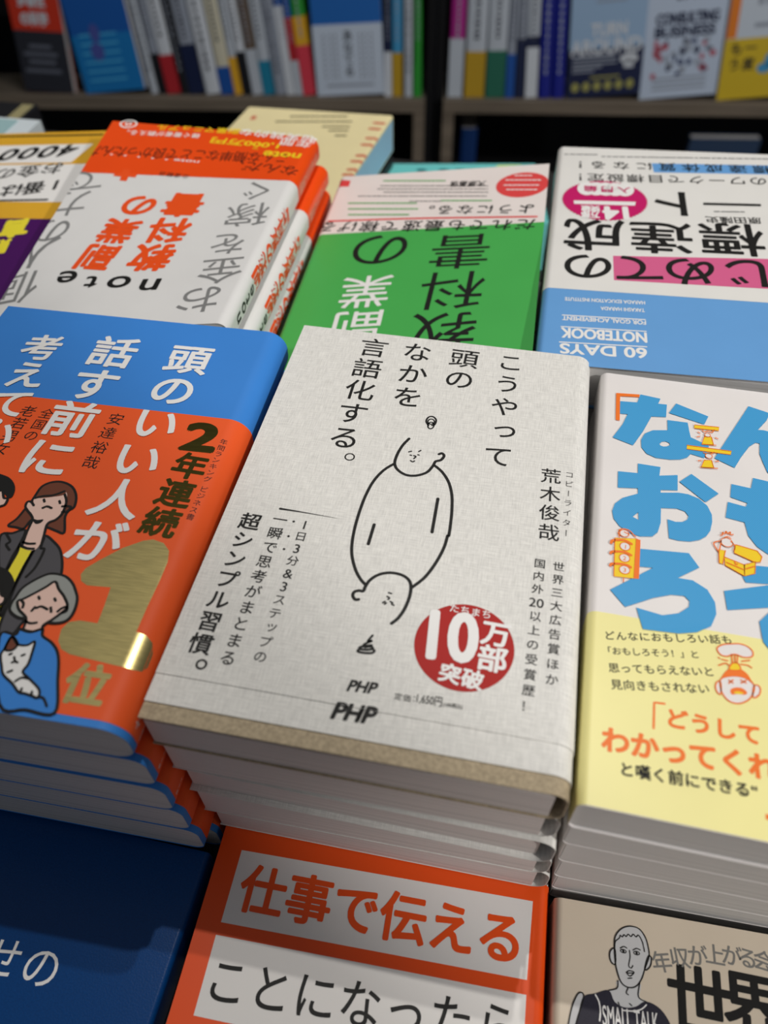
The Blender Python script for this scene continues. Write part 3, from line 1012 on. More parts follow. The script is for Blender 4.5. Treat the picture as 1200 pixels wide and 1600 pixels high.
for c in ((446, 688), (515, 698)):
    PO.ring(zb8([c])[0], 1.0, 0.55, 0.3)
    PO.ell(zb8([c])[0], 0.42, 0.42, 12)
PO.build()
SL = bg_.ink('shirt_lettering', WHITE, 'jacket', 7)
SL.fit('SMALL TALK', (942, 1603), (1030, 1616), 6.0, 0.06)
SL.stroke(zb8([(300, 915), (318, 950), (326, 1000), (322, 1050)]), 0.5)
SL.stroke(zb8([(565, 968), (540, 990), (500, 1000), (440, 996)]), 0.4)
SL.build()

# ---- back row, turned to face the far side of the table
NOTE_W = mat('matt_white_cover', (224, 223, 222), 0.4, 0.4, 1.0, 'paper')
NOTE_S = mat('mint_white_spine', (205, 226, 220), 0.4, 0.4)
ROR = mat('bright_orange_band', (240, 78, 18), 0.33, 0.45, 1.0, 'paper')
PENCIL = mat('pencil_grey_ink', (128, 128, 128), 0.5, 0.3)
OTXT = mat('vermilion_ink', (238, 82, 22), 0.45, 0.35)
SALMON = mat('salmon_ink', (246, 160, 130), 0.45, 0.35)
ndx, ndy = [0, 4.8, 5.2, 4.6, 5.4, 5.0, 5.2, 5.0], [0, -0.6, 0.4, -0.8, 0, -0.4, 0.2, 0]
ORD8 = ORD[:5] + ['sixth book from the top', 'seventh book from the top']
LV = levels(8, (7.0, 5.0, 5.0, -16.0))
G_N = 'white books with orange bands in the stack at the back left'
NH = 183.0


def note_spine(b, band0):
    """Title down the spine of the white and orange books."""
    q = b.ink('spine_title', BLACK, 'jacket', spine=True)
    for ch, y in (('n', 13), ('o', 21), ('t', 28), ('e', 35)):
        q.char(ch, (y, 0.5), 11, (0, 0.065), 0.02, up=(-1, 0))
    q.build()
    q = b.ink('spine_title', OTXT, 'jacket', spine=True)
    for i, ch in enumerate('副業の教科書'):
        q.char(ch, (46 + 11.5 * i, 0.5), 11.5, (0, 0.065), 0.035, up=(-1, 0))
    q.build()
    q = b.ink('spine_band_lettering', SALMON, 'band', spine=True)
    for i, ch in enumerate('副業マニュアル'):
        q.char(ch, (band0 + 6 + 6 * i, 0.5), 6.5, (0, 0.065), 0.02, up=(-1, 0))
    q.build()


for k in range(7, -1, -1):
    lab = ('white and orange book with vermilion title, on top of the back left stack' if k == 0 else
           (ORD8[k] + ' in the white and orange stack at the back left' if k < 7 else 'bottom book of the white and orange stack at the back left'))
    nb = Book('paperback_book', lab, -161 + ndx[k], 174.6 + ndy[k], 1.4, 128.6, NH, LV[k][0], LV[k][1], 'R', 5.6, G_N, NOTE_W, PAGES_C, band=(ROR, 130.5, NH - 0.2))
    if k < 5:
        note_spine(nb, 130.5)
note = nb
V3 = lambda x, y: (x / 2.4, 160 + y / 2.4)
q = note.ink('title_lettering', OTXT, 'jacket', 2)
kw = dict(vertical=True, dil=0.035)
q.run('副業の', (152, 402), (216, 322), 0.96, **kw)
q.run('教科書', (237, 402), (287, 320), 0.98, **kw)
q.poly([V3(430, 268), V3(458, 266), V3(462, 250), V3(490, 252), V3(486, 268), V3(516, 270), V3(508, 282), V3(482, 280), V3(474, 296), V3(448, 293), V3(454, 279), V3(424, 276)])
q.build()
q = note.ink('series_lettering', BLACK, 'jacket', 2)
for ch, p, em in (('n', (231, 450), 19), ('o', (183, 446), 19), ('t', (141, 444), 16), ('e', (102, 438), 19)):
    c = note.l(p)
    q.char(ch, (c[0], c[1]), em, (-1, -0.02), 0.015, 1.3)
q.run('北道駿治', (290, 276), (254, 272), 0.9)
q.build()
q = note.ink('handwritten_lettering', PENCIL, 'jacket', 2)
for ch, p, em in (('個', (22, 450), 27), ('人', (54, 395), 27), ('の', (79, 361), 25), ('力', (108, 318), 24), ('で', (136, 283), 23), ('お', (312, 468), 24), ('金', (345, 422), 24), ('を', (355, 381), 22), ('稼', (386, 335), 25), ('ぐ', (402, 298), 22)):
    q.char(ch, note.l(p), em, (-0.98, -0.14), 0.0)
q.build()
q = note.ink('band_lettering', WHITE, 'band', 2)
q.run('超実践的な', (482, 216.5), (385, 207), 0.95, dil=0.012)
q.run('年間', (474, 225), (449, 222.5), 0.95, dil=0.012)
q.run('稼ぐ著者が教える。', (306, 212.5), (196, 207), 1.0, dil=0.012)
q.ring((201, 194), 5.0, 4.0, 1.1)
q.ring((201, 194), 1.6, 1.6, 1.0)
q.fit('note・・・・・', (312, 252), (174, 239), 2.4, 0.05)
q.build()
q = note.ink('band_lettering', YINK, 'band', 2)
q.run('副業マニュアル', (366, 205.5), (254, 199.5), 0.98, dil=0.015)
q.fit('note', (471, 241), (415, 236), 6, 0.35)
q.run('で', (400, 231.5), (398, 231.3), 5.5, dil=0.02)
q.fit('1,000万円', (438, 225), (334, 214.5), 6.5, 0.3)
q.build()
q = note.ink('band_shout', mat('dark_brown_ink', (70, 24, 10), 0.5, 0.3), 'band', 2)
q.run('なんだ、', (452, 267), (366, 258), 1.05, dil=0.0)
q.run('こんな簡単なことで良かったんだ', (440, 248), (146, 236), 1.5, sx=0.72, dil=0.0)
q.build()

# green book
GREEN = mat('green_cover', (72, 174, 82), 0.42, 0.4, 1.0, 'paper')
GBAND = mat('blush_white_band', (236, 226, 222), 0.42, 0.35, 1.0, 'paper')
LV = levels(4, (-24.0, -6.0, -10.5, -33.0))
G_G = 'green books in the stack at the back centre'
for k in range(3, -1, -1):
    lab = 'green book with a thin white and black title, on top of the back centre stack' if k == 0 else (['', 'second', 'third', 'bottom'][k] + ' book of the green stack beside the notebooks')
    gr = Book('paperback_book', lab, -24.4 + [0, 0.4, 0.2, 0.3][k], 189.6 + [0, .3, .5, .2][k], 1.0, 128, 183.5, LV[k][0], LV[k][1], 'L', 3.0, G_G, GREEN, PAGES_C, band=(GBAND, 119.6, 183.4))
q = gr.ink('title_lettering', BLACK, 'jacket', 2)
q.run('教科書', (690, 520), (719, 392), 1.0, True, res=6)
q.char('の', gr.l((593, 391)), 37, (-1, -0.04), res=8)
q.build()
q = gr.ink('title_lettering', WHITE, 'jacket', 2)
q.run('副業', (556, 512), (571, 455), 0.98, True, dil=0.004)
q.build()
q = gr.ink('band_lettering', BLACK, 'band', 3)
q.run('だれでも最速で稼げる', (821, 351), (512, 355), 0.92, dil=0.008)
q.run('ようになる。', (822, 327), (665, 329), 0.92, dil=0.008)
q.fit('大原基信', (760, 283), (705, 284), 6.5, 0.1)
rng = random.Random(4)
for row, (u0, u1, v) in enumerate(((595, 762, 291), (590, 762, 296), (600, 762, 301), (560, 760, 307), (640, 690, 315))):
    u = u0
    while u < u1:
        w_ = rng.uniform(3, 7)
        q.stroke([(u, v), (min(u + w_, u1), v)], 0.7, smooth=False)
        u += w_ + rng.uniform(1.5, 3)
q.build()
q = gr.ink('band_fine_print', mat('leaf_green_ink', (96, 176, 96), 0.5, 0.3), 'band', 3)
for u0, u1, v in ((600, 695, 283), (545, 650, 318), (545, 652, 327), (545, 640, 336), (690, 770, 314)):
    u = u0
    while u < u1:
        w_ = rng.uniform(3, 7)
        q.stroke([(u, v), (min(u + w_, u1), v)], 1.3, smooth=False)
        u += w_ + rng.uniform(1.5, 3)
q.build()
q = gr.ink('band_rule', mat('red_rule_ink', (224, 70, 70), 0.5, 0.3), 'band', 2)
q.stroke([(514, 346), (640, 342), (760, 340), (838, 339)], 1.6)
cE = gr.l((816, 289))
q.ell_l(cE, 15.0, 14.0)
q.poly([(532, 284), (548, 283), (545, 292), (530, 293)])
q.build()
q = gr.ink('badge_lettering', WHITE, 'band', 4)
for v, w_ in ((275, 22), (282, 50), (290, 56), (297, 48)):
    u = 816 - w_ / 2
    while u < 816 + w_ / 2:
        q.stroke([(u, v), (u + 4, v)], 1.1, smooth=False)
        u += 7
q.build()

# notebook
NWHITE = mat('notebook_white', (230, 228, 224), 0.4, 0.4, 1.0, 'paper')
NBLUE = mat('notebook_blue', (104, 162, 220), 0.4, 0.4, 1.0, 'paper')
PINK = mat('pink_marker', (214, 96, 142), 0.5, 0.3)
MAG = mat('magenta_badge', (198, 22, 102), 0.45, 0.35)
LV = levels(5, (-4.0, 2.0, 2.0, -3.5))
G_B = 'white and blue notebooks in the stack at the back right'
for k in range(4, -1, -1):
    lab = 'white and sky-blue notebook with a pink-marked title, on top of the back right stack' if k == 0 else (['', 'second', 'third', 'fourth', 'bottom'][k] + ' notebook of the stack behind the giant blue kana book')
    nk_ = Book('notebook', lab, 104.8 + [0, 1.5, 0.8, 1.8, 1.2][k], 186 + [0, 0.5, -0.8, 0.6, 0.2][k], 0.0, 148, 208, LV[k][0], LV[k][1], 'L', 3.2, G_B, NBLUE, PAGES_C,
               band=(NWHITE, 57.5, 207.9), cat='notebook', pinset=1.2)
y_ = lambda L: [(860 + a / 3.529, 225 + b / 3.529) for a, b in L]
q = nk_.ink('title_marker', PINK, 'band', 1)
q.poly(y_([(345, 618), (1330, 638), (1330, 808), (350, 752)]))
q.build()
q = nk_.ink('line_marker', NBLUE, 'band', 1)
q.poly(y_([(558, 108), (1330, 122), (1330, 172), (570, 158)]))
q.build()
q = nk_.ink('title_lettering', BLACK, 'band', 2)
q.char('の', nk_.l(y_([(205, 680)])[0]), 27, (-1, -0.02), 0.014, res=8)
q.char('て', nk_.l(y_([(485, 690)])[0]), 27, (-1, -0.02), 0.014, res=8)
q.char('め', nk_.l(y_([(770, 705)])[0]), 27, (-1, -0.02), 0.014, res=8)
q.char('じ', nk_.l(y_([(1095, 715)])[0]), 27, (-1, -0.02), 0.014, res=8)
q.char('成', nk_.l(y_([(240, 500)])[0]), 33, (-1, -0.02), 0.015)
q.char('達', nk_.l(y_([(610, 515)])[0]), 33, (-1, -0.02), 0.015)
q.char('標', nk_.l(y_([(1000, 525)])[0]), 33, (-1, -0.02), 0.015)
q.char('ト', nk_.l(y_([(690, 330)])[0]), 31, (-1, -0.02), 0.015)
q.poly(y_([(842, 325), (1160, 333), (1160, 346), (842, 338)]))
q.run('！定設標目でクーワの', y_([(138, 185)])[0], y_([(1145, 210)])[0], 0.01) if False else None
q.run('のワークで目標設定！', y_([(1145, 208)])[0], y_([(140, 184)])[0], 0.92, dil=0.006)
q.run('標達成体質になる！', y_([(1165, 142)])[0], y_([(140, 115)])[0], 0.8, dil=0.01)
q.fit('原田隆史', y_([(1155, 408)])[0], y_([(850, 402)])[0], 6.5, 0.08)
q.build()
q = nk_.ink('fine_print', mat('mid_grey_ink', (110, 110, 110), 0.5, 0.3), 'band', 2)
for u0, u1, v in ((80, 250, 58), (285, 1180, 68), (905, 1080, 362)):
    u = u0
    while u < u1:
        w_ = rng.uniform(12, 30)
        p = y_([(u, v + (u - 80) * 0.015), (u + w_, v + (u + w_ - 80) * 0.015)])
        q.stroke(p, 1.1, smooth=False)
        u += w_ + rng.uniform(8, 16)
q.build()
q = nk_.ink('sales_badge', MAG, 'band', 3)
cN = nk_.l(y_([(298, 312)])[0])
a, b_ = nk_.l(y_([(60, 312)])[0]), nk_.l(y_([(537, 312)])[0])
c, d = nk_.l(y_([(298, 205)])[0]), nk_.l(y_([(298, 425)])[0])
RX, RY = abs(b_[0] - a[0]) / 2, abs(c[1] - d[1]) / 2
cN = (cN[0], (c[1] + d[1]) / 2)
st = []
for i in range(120):
    k_ = 1.0 if i % 2 else 0.965
    st.append((cN[0] + RX * k_ * math.cos(6.28318 * i / 120), cN[1] + RY * k_ * math.sin(6.28318 * i / 120)))
q.poly(st, local=True)
q.build()
q = nk_.ink('badge_panel', WHITE, 'band', 4)
for i in range(5):
    u = 200 + i * 52
    q.ell(y_([(u, 248 + i * 1.5)])[0], 5.2, 7.6)
q.poly(y_([(128, 314), (470, 322), (466, 343), (130, 333)]))
q.build()
q = nk_.ink('badge_lettering', WHITE, 'band', 4)
q.fit('14', y_([(418, 352)])[0], y_([(290, 350)])[0], 13, 0.8)
q.fit('万部', y_([(268, 376)])[0], y_([(170, 374)])[0], 7, 0.3)
q.fit('突破', y_([(268, 345)])[0], y_([(170, 343)])[0], 6, 0.3)
q.build()
q = nk_.ink('badge_title', MAG, 'band', 6)
q.run('入門編', y_([(405, 258)])[0], y_([(220, 250)])[0], 0.8, dil=0.02)
q.build()
q = nk_.ink('english_lettering', WHITE, 'jacket', 1)
w6 = lambda a, b: (820 + a / 3.158, 440 + b / 3.158)
q.fit('60 DAYS', w6(598, 330), w6(175, 305), 7.0, 0.28)
q.fit('NOTEBOOK', w6(598, 253), w6(180, 228), 7.2, 0.28)
q.fit('FOR GOAL ACHIEVEMENT', w6(596, 193), w6(186, 170), 3.1, 0.1)
q.fit('TAKASHI HARADA', w6(590, 134), w6(374, 124), 2.7, 0.07)
q.fit('HARADA EDUCATION INSTITUTE', w6(592, 97), w6(198, 77), 2.7, 0.07)
for a, b_ in ((w6(600, 322), w6(172, 298)), (w6(598, 246), w6(180, 222)), (w6(594, 188), w6(186, 165))):
    q.stroke([a, b_], 0.7, smooth=False)
q.build()

# yellow and purple book, far left
PURP = mat('purple_cover', (72, 16, 92), 0.42, 0.35, 1.0, 'paper')
AMBER = mat('amber_band', (226, 172, 48), 0.42, 0.35, 1.0, 'paper')
LV = levels(4, (-25.0, -10.0, -22.0, -32.0))
G_Y = 'purple books with amber bands at the back left edge'
for k in range(3, -1, -1):
    lab = 'purple book with a white and amber band at the left edge of the photo' if k == 0 else (['', 'second', 'third', 'bottom'][k] + ' purple and amber book under the one at the left edge')
    ye = Book('paperback_book', lab, -315, 177, 0.0, 148, 207, LV[k][0], LV[k][1], 'L', 2.5, G_Y, PURP, PAGES_C, band=(AMBER, 104.5, 206.8))
q = ye.ink('band_panel', WHITE, 'band', 1)
q.poly([(0.5, 122), (147.5, 122), (147.5, 165), (0.5, 165)], local=True)
q.poly([(0.5, 167), (121, 167), (126, 190), (0.5, 190)], local=True)
q.build()
q = ye.ink('band_lettering', BLACK, 'band', 2)
q.run('4000', (106, 236), (13, 243), 1.55, dil=0.025, sx=1.15, sy=0.95, skew=0.2)
q.run('お金の', (82, 264), (8, 272), 0.98, dil=0.012)
q.run('1番は', (87, 290), (18, 298), 1.1, dil=0.02)
for u0, u1, v in ((0, 160, 214), (0, 75, 314)):
    u = u0
    while u < u1:
        w_ = rng.uniform(3, 7)
        q.stroke([(u, v - u * 0.02), (u + w_, v - (u + w_) * 0.02)], 2.0, smooth=False)
        u += w_ + rng.uniform(1.5, 3)
q.build()
q = ye.ink('title_lettering', YEL, 'jacket', 2)
q.run('言', (22, 357), (20, 357.2), 24, dil=0.07)
q.run('貯', (-6, 386), (-8, 386.2), 20, dil=0.06)
q.build()

# cream book, teal book and the things at the far left
CREAM = mat('cream_cover', (228, 214, 166), 0.5, 0.3, 1.0, 'paper')
PBLUE = mat('pale_blue_edge', (166, 200, 226), 0.5, 0.3)
DARKB = mat('dark_cover', (26, 26, 30), 0.5, 0.3)
lo = Book('paperback_book', 'dark book under the cream book at the back', -171, 380, -5.7, 127, 180, TABLE + 0.4, -90.6, 'R', 3, None, DARKB, mat('dark_pages', (70, 68, 66), 0.7, 0.2))
cr = Book('paperback_book', 'cream book with a pale blue spine, behind the white and orange stack', -172, 379, -5.7, 127, 184, -90, (-67.0, -60.0, -60.0, -67.0), 'R', 2.0, None, CREAM, PAGES)
q = cr.ink('spine_panel', PBLUE, 'jacket', spine=True)
for i in range(24):
    y0, y1 = 1 + 182 * i / 24, 1 + 182 * (i + 1) / 24
    q.add([(y0, 0.08), (y1, 0.08), (y1, 0.92), (y0, 0.92)], [(0, 1, 2, 3)])
q.build()
q = cr.ink('red_lettering', mat('faded_red_ink', (200, 110, 84), 0.5, 0.3), 'jacket', 1)
for p in ((593, 192), (586, 201), (581, 216), (574, 226), (566, 243), (558, 252), (552, 265), (545, 273)):
    q.stroke([(p[0] - 7, p[1]), (p[0] + 6, p[1] + 1)], 4.0, smooth=False)
q.poly([(394, 181), (402, 181), (398, 187), (390, 187)])
q.build()
q = cr.ink('black_lettering', mat('olive_ink', (96, 88, 62), 0.5, 0.3), 'jacket', 1)
for u0, u1, v in ((455, 540, 182), (432, 545, 190), (505, 545, 198), (515, 542, 204), (525, 538, 212)):
    u = u0
    while u < u1:
        w_ = rng.uniform(3, 8)
        q.stroke([(u, v), (u + w_, v)], 2.6, smooth=False)
        u += w_ + rng.uniform(2, 5)
q.build()
TEAL = mat('teal_cover', (104, 190, 188), 0.5, 0.3, 1.0, 'paper')
te = Book('paperback_book', 'teal book lying behind the green stack', -5, 392, 10, 127, 160, TABLE + 0.4, -100, 'R', 2.5, None, TEAL, PAGES_C)
q = te.ink('cover_lettering', mat('lime_ink', (196, 214, 120), 0.5, 0.3), 'jacket', 1)
q.poly([(778, 258), (815, 258), (812, 263), (774, 263)])
q.build()
q = te.ink('cover_marks', mat('deep_teal_ink', (40, 110, 116), 0.5, 0.3), 'jacket', 1)
for u in (655, 690, 715):
    q.stroke([(u, 266), (u + 7, 266)], 5.0, smooth=False)
q.build()
wb = thing('display_box', 'small pale box behind the amber banded books at the left edge', 'box', (-300, 415, TABLE + 0.3))
g = box_geo(-6, 28, -26, 26, 0, 83)
o = mesh_obj('box_body', g[0], g[1], mat('pale_box', (206, 216, 222), 0.4, 0.4), wb)
g = box_geo(-4, 12, -22, 22, 83.05, 83.8)
o = mesh_obj('box_label', g[0], g[1], mat('pale_teal_label', (150, 182, 186), 0.5, 0.3), wb)
OLIVE = mat('olive_cover_edge', (150, 142, 104), 0.5, 0.3)
db = Book('paperback_book', 'dark book with an olive edge at the far back left corner', -498, 399, 0, 128, 188, TABLE + 0.4, -90, 'R', 2, None, DARKB, PAGES_C)
q = db.ink('olive_border', OLIVE, 'jacket', 1)
q.poly([(114, 2), (125.5, 2), (125.5, 186), (114, 186)], local=True)
q.poly([(60, 30), (100, 30), (100, 33), (60, 33)], local=True)
q.poly([(70, 150), (104, 150), (104, 154), (70, 154)], local=True)
q.build()

# ------------------------------------------------------------------ bookshelves behind
ZS = -375.5            # top of the shelf board at its front edge
TILT = 0.2             # the display shelf slopes down to the back
TT = math.tan(TILT)
WOOD = mat('shelf_wood', (122, 110, 96), 0.55, 0.3, 1.0, 'wood')
DARKW = mat('dark_shelf', (20, 20, 22), 0.6, 0.2)
SA = math.radians(8.2)
SO = Vector((126, 1399, 0))
SE = Vector((math.cos(SA), math.sin(SA), 0))
SN = Vector((-math.sin(SA), math.cos(SA), 0))


def sh_s(px, t=0.0):
    """distance along the shelf front of the photograph's column px at board height"""
    o = SO + SN * t
    lo_, hi = -1500.0, 1500.0
    for _ in range(50):
        mid = (lo_ + hi) / 2
        p = o + SE * mid
        X = Vector((p.x, p.y, ZS)) - CAM
        u = 600 + FOC * sum(R[0][i] * X[i] for i in range(3)) / sum(R[2][i] * X[i] for i in range(3))
        if u < px:
            lo_ = mid
        else:
            hi = mid
    return lo_


def bookcase(label, s0, s1):
    p = SO + SE * s0
    t = thing('bookcase', label, 'bookshelf', (p.x, p.y, FLOOR_Z + 0.5), SA)
    L = s1 - s0

    def bx(name, x0, x1, y0, y1, z0, z1, m):
        g = box_geo(x0, x1, y0, y1, z0 - FLOOR_Z - 0.5, z1 - FLOOR_Z - 0.5)
        mesh_obj(name, g[0], g[1], m, t)
    zf = ZS - FLOOR_Z - 0.5
    pr = [(-8, zf), (0, zf), (190, zf - 190 * TT), (190, zf - 190 * TT - 12), (0, zf - 22), (-8, zf - 22)]
    v = [(x / 1000, y / 1000, z / 1000) for x in (0, L) for y, z in pr]
    f = [(0, 1, 2, 3, 4, 5), (11, 10, 9, 8, 7, 6)] + [(i, i + 6, (i + 1) % 6 + 6, (i + 1) % 6) for i in range(6)]
    mesh_obj('shelf_board', v, f, WOOD, t)
    bx('upper_board', -14, L + 14, 110, 300, ZS + 330, ZS + 350, DARKW)
    bx('plinth', 0, L, 0, 300, FLOOR_Z + 0.5, FLOOR_Z + 80, DARKW)
    bx('side_panel', 0, 20, -6, 300, FLOOR_Z + 80.5, ZS - 66, WOOD)
    bx('side_panel', L - 20, L, -6, 300, FLOOR_Z + 80.5, ZS - 66, WOOD)
    bx('front_stile', 0, 20, -6, 0, ZS - 65.8, ZS - 22.5, WOOD)
    bx('front_stile', L - 20, L, -6, 0, ZS - 65.8, ZS - 22.5, WOOD)
    bx('back_panel', 0, L, 301, 315, FLOOR_Z + 0.5, ZS + 350, DARKW)
    bx('inner_back', 21, L - 21, 285, 300, FLOOR_Z + 81, ZS - 70, DARKW)
    bx('inner_side', 20.5, 24, 4, 284, FLOOR_Z + 81, ZS - 70, DARKW)
    bx('inner_base', 25, L - 25, 2, 284, FLOOR_Z + 80.5, FLOOR_Z + 84, DARKW)
    bx('upright', -14, -0.5, 20, 300, FLOOR_Z + 0.5, ZS + 329.5, DARKW)
    bx('upright', L + 0.5, L + 14, 20, 300, FLOOR_Z + 0.5, ZS + 329.5, DARKW)
    return t


SL0, SL1 = sh_s(-190), sh_s(664)
SR0, SR1 = sh_s(693), sh_s(1440)
bookcase('bookcase on the left with a wooden shelf board over a dark open base', SL0, SL1)
bookcase('bookcase on the right with a wooden shelf board over a dark open base', SR0, SR1)


def standing(label, s, T, H, D, cols, lean=0.0, t0=6.0, facing=False, group=None, cat='book', z=ZS, back=0.0):
    """A book standing on the shelf.  cols: [(height fraction, material)] from the bottom up."""
    p = SO + SE * (s + T / 2) + SN * t0
    # a leaning book is lifted so that its lower corner touches the board
    lift = abs(math.sin(lean)) * T / 2 + 0.6
    if z == ZS:
        lift -= t0 * TT
        back = TILT
    rt = thing('standing_book', label, cat, (p.x, p.y, z + lift), SA, group)
    rt.rotation_euler = Matrix.Rotation(SA, 4, 'Z').to_euler() if not (lean or back) else (Matrix.Rotation(SA, 4, 'Z') @ Matrix.Rotation(lean, 4, 'Y') @ Matrix.Rotation(-back, 4, 'X')).to_euler()
    h = T / 2
    c = 1.2
    r = 0.0
    v, f = [], []

    def add(g):
        n = len(v)
        v.extend(g[0])
        f.extend([tuple(i + n for i in q) for q in g[1]])
    if facing:
        add(box_geo(-h, h, 0, c, 0, H))
        add(box_geo(-h, -h + c, c, D - c, 0, H))
        add(box_geo(-h, h, D - c, D, 0, H))
        pg = box_geo(-h + c + .3, h - .6, c + .2, D - c - .2, 0.5, H - 1.5)
    else:
        # gently rounded spine towards the room
        pr = [(-h, 3.0), (-h * 0.8, 1.0), (-h * 0.4, 0.15), (h * 0.4, 0.15), (h * 0.8, 1.0), (h, 3.0)]
        n = len(pr)
        base = [(x, y) for x, y in pr] + [(h, D)] + [(h - c, D)] + [(x * (h - c) / h, y + c) for x, y in pr[::-1]] + [(-h + c, D), (-h, D)]
        m_ = len(base)
        v = [(x / 1000, y / 1000, 0) for x, y in base] + [(x / 1000, y / 1000, H / 1000) for x, y in base]
        f = [(i, (i + 1) % m_, m_ + (i + 1) % m_, m_ + i) for i in range(m_)]
        for tri in tessellate_polygon([[Vector((x, y, 0)) for x, y in base]]):
            f.append(tuple(tri))
            f.append(tuple(i + m_ for i in tri))
        pg = box_geo(-h + c + .3, h - c - .3, 5, D - 1, 0.5, H - 1.5)
    cov = mesh_obj('cover', v, f, cols[-1][1], rt)
    mesh_obj('page_block', pg[0], pg[1], PAGES_C, rt)
    z0 = 0.0
    for fr, m in cols[:-1]:
        z1 = H * fr
        mesh_obj('belly_band', *box_geo(-h - 0.25, h + 0.25, -0.3, 60 if not facing else -0.02, max(z0, 0.2), z1), m, rt)
        z0 = z1
    return rt, cov, h


def marks(rt, cov, h, H, m, seed, n=9, lo_=0.4, hi=0.95, w=0.3, name='title_lettering', xx=0.0, yy=-0.4):
    """blurred spine title: a row of small ink shapes"""
    g = random.Random(seed)
    v, f = [], []
    for i in range(n):
        zc = H * (lo_ + (hi - lo_) * i / (n - 1))
        ww, hh = h * w * g.uniform(0.7, 1.2), H * (hi - lo_) / n * g.uniform(0.25, 0.4)
        b_ = box_geo(xx - ww, xx + ww, yy, yy + 0.3, zc - hh, zc + hh)
        k = len(v)
        v += b_[0]
        f += [tuple(a + k for a in q) for q in b_[1]]
    mesh_obj(name, v, f, m, cov)


cm = lambda n, c: mat(n, c, 0.5, 0.3)
SW = cm('spine_white', (196, 200, 206))
SG = cm('spine_grey', (140, 146, 158))
SLG = cm('spine_light_grey', (176, 182, 190))
SB = cm('spine_black', (22, 23, 28))
SNV = cm('spine_navy', (20, 30, 62))
SRD = cm('spine_red', (168, 36, 44))
SBL = cm('spine_blue', (24, 76, 150))
SDB = cm('spine_deep_blue', (18, 28, 128))
STE = cm('spine_teal', (28, 120, 150))
SYE = cm('spine_yellow', (214, 160, 40))
SGD = cm('spine_gold', (176, 140, 32))
SGN = cm('spine_green', (40, 140, 46))
SDG = cm('spine_dark_green', (34, 98, 78))
SPK = cm('spine_pink', (206, 60, 76))
SMG = cm('spine_magenta', (160, 34, 124))
SBR = cm('spine_brown', (92, 76, 62))
SLB = cm('spine_light_blue', (60, 140, 184))
SCR = cm('spine_cream', (198, 192, 170))
SDK = cm('spine_ink', (64, 66, 76))

# (left px, right px, height, colours bottom-up, lean, label)
LEFT = [
    (235, 248, 196, [(1, SLG)], 0.11, 'thin pale grey spine, first beside the face-out blue book'),
    (249, 262, 200, [(0.32, SB), (1, SG)], 0.11, 'grey lettered spine with a black foot on the left shelf'),
    (262, 283, 206, [(0.30, SRD), (1, SW)], 0.11, 'white lettered spine with a dark red foot on the left shelf'),
    (283, 297, 198, [(1, SB)], 0.11, 'slim black spine right of the red-footed spine'),
    (297, 320, 200, [(0.39, SNV), (1, SG)], 0.11, 'grey spine with a tall dark navy foot on the left shelf'),
    (321, 345, 204, [(1, SW)], 0.11, 'plain white spine right of the navy-footed one'),
    (346, 367, 190, [(0.23, SBL), (1, SCR)], 0.11, 'cream spine with a bright blue foot on the left shelf'),
    (367, 380, 198, [(0.30, SYE), (1, SLG)], 0.11, 'pale spine with a golden yellow foot on the left shelf'),
    (380, 395, 194, [(0.35, SB), (1, SW)], 0.11, 'white spine with a black foot on the left shelf'),
    (395, 412, 184, [(0.39, SLG), (1, SBR)], 0.11, 'brown spine with a grey foot on the left shelf'),
    (412, 430, 200, [(0.27, STE), (1, SLG)], 0.11, 'grey spine with a teal foot on the left shelf'),
    (430, 449, 188, [(1, SG)], 0.11, 'mid grey lettered spine left of the white and blue one'),
    (449, 462, 204, [(0.34, SW), (0.67, SW), (1, SBL)], 0.11, 'white spine with a blue head on the left shelf'),
    (462, 474, 190, [(0.29, SLG), (0.63, SRD), (1, SBL)], 0.11, 'blue and red spine with a pale foot on the left shelf'),
    (474, 494, 206, [(0.38, SPK), (0.59, SYE), (1, SGN)], 0.11, 'spine striped pink, yellow and green on the left shelf'),
    (601, 613, 200, [(0.35, SW), (1, SNV)], 0.02, 'navy spine with a white foot right of the face-out book'),
    (613, 629, 196, [(0.35, SGD), (1, SLB)], 0.02, 'light blue spine with a gold foot on the left shelf'),
    (631, 645, 206, [(1, SLG)], 0.02, 'pale grey spine next to the green one'),
    (646, 659, 200, [(0.25, SGN), (1, SGN)], 0.02, 'green spine at the right end of the left shelf'),
]
RIGHT = [
    (699, 722, 206, [(0.44, SLG), (1, SMG)], 0.000, 'magenta spine with a grey foot at the left end of the right shelf'),
    (725, 756, 204, [(0.35, SGD), (1, SLG)], 0.012, 'broad pale spine with a gold foot on the right shelf'),
    (758, 788, 208, [(0.35, SDG), (1, SLG)], 0.025, 'broad pale spine with a dark green foot on the right shelf'),
    (789, 803, 200, [(0.34, SBL), (1, SG)], 0.037, 'grey spine with a blue foot on the right shelf'),
    (804, 819, 198, [(0.46, SNV), (1, SG)], 0.050, 'slim navy spine with a grey head on the right shelf'),
    (820, 839, 206, [(0.38, SW), (0.46, SNV), (1, SLG)], 0.062, 'white spine with a dark stripe on the right shelf'),
    (841, 861, 204, [(1, SDB)], 0.075, 'deep blue spine, left one of the matching pair'),
    (862, 882, 204, [(1, SDB)], 0.085, 'deep blue spine, right one of the matching pair'),
]
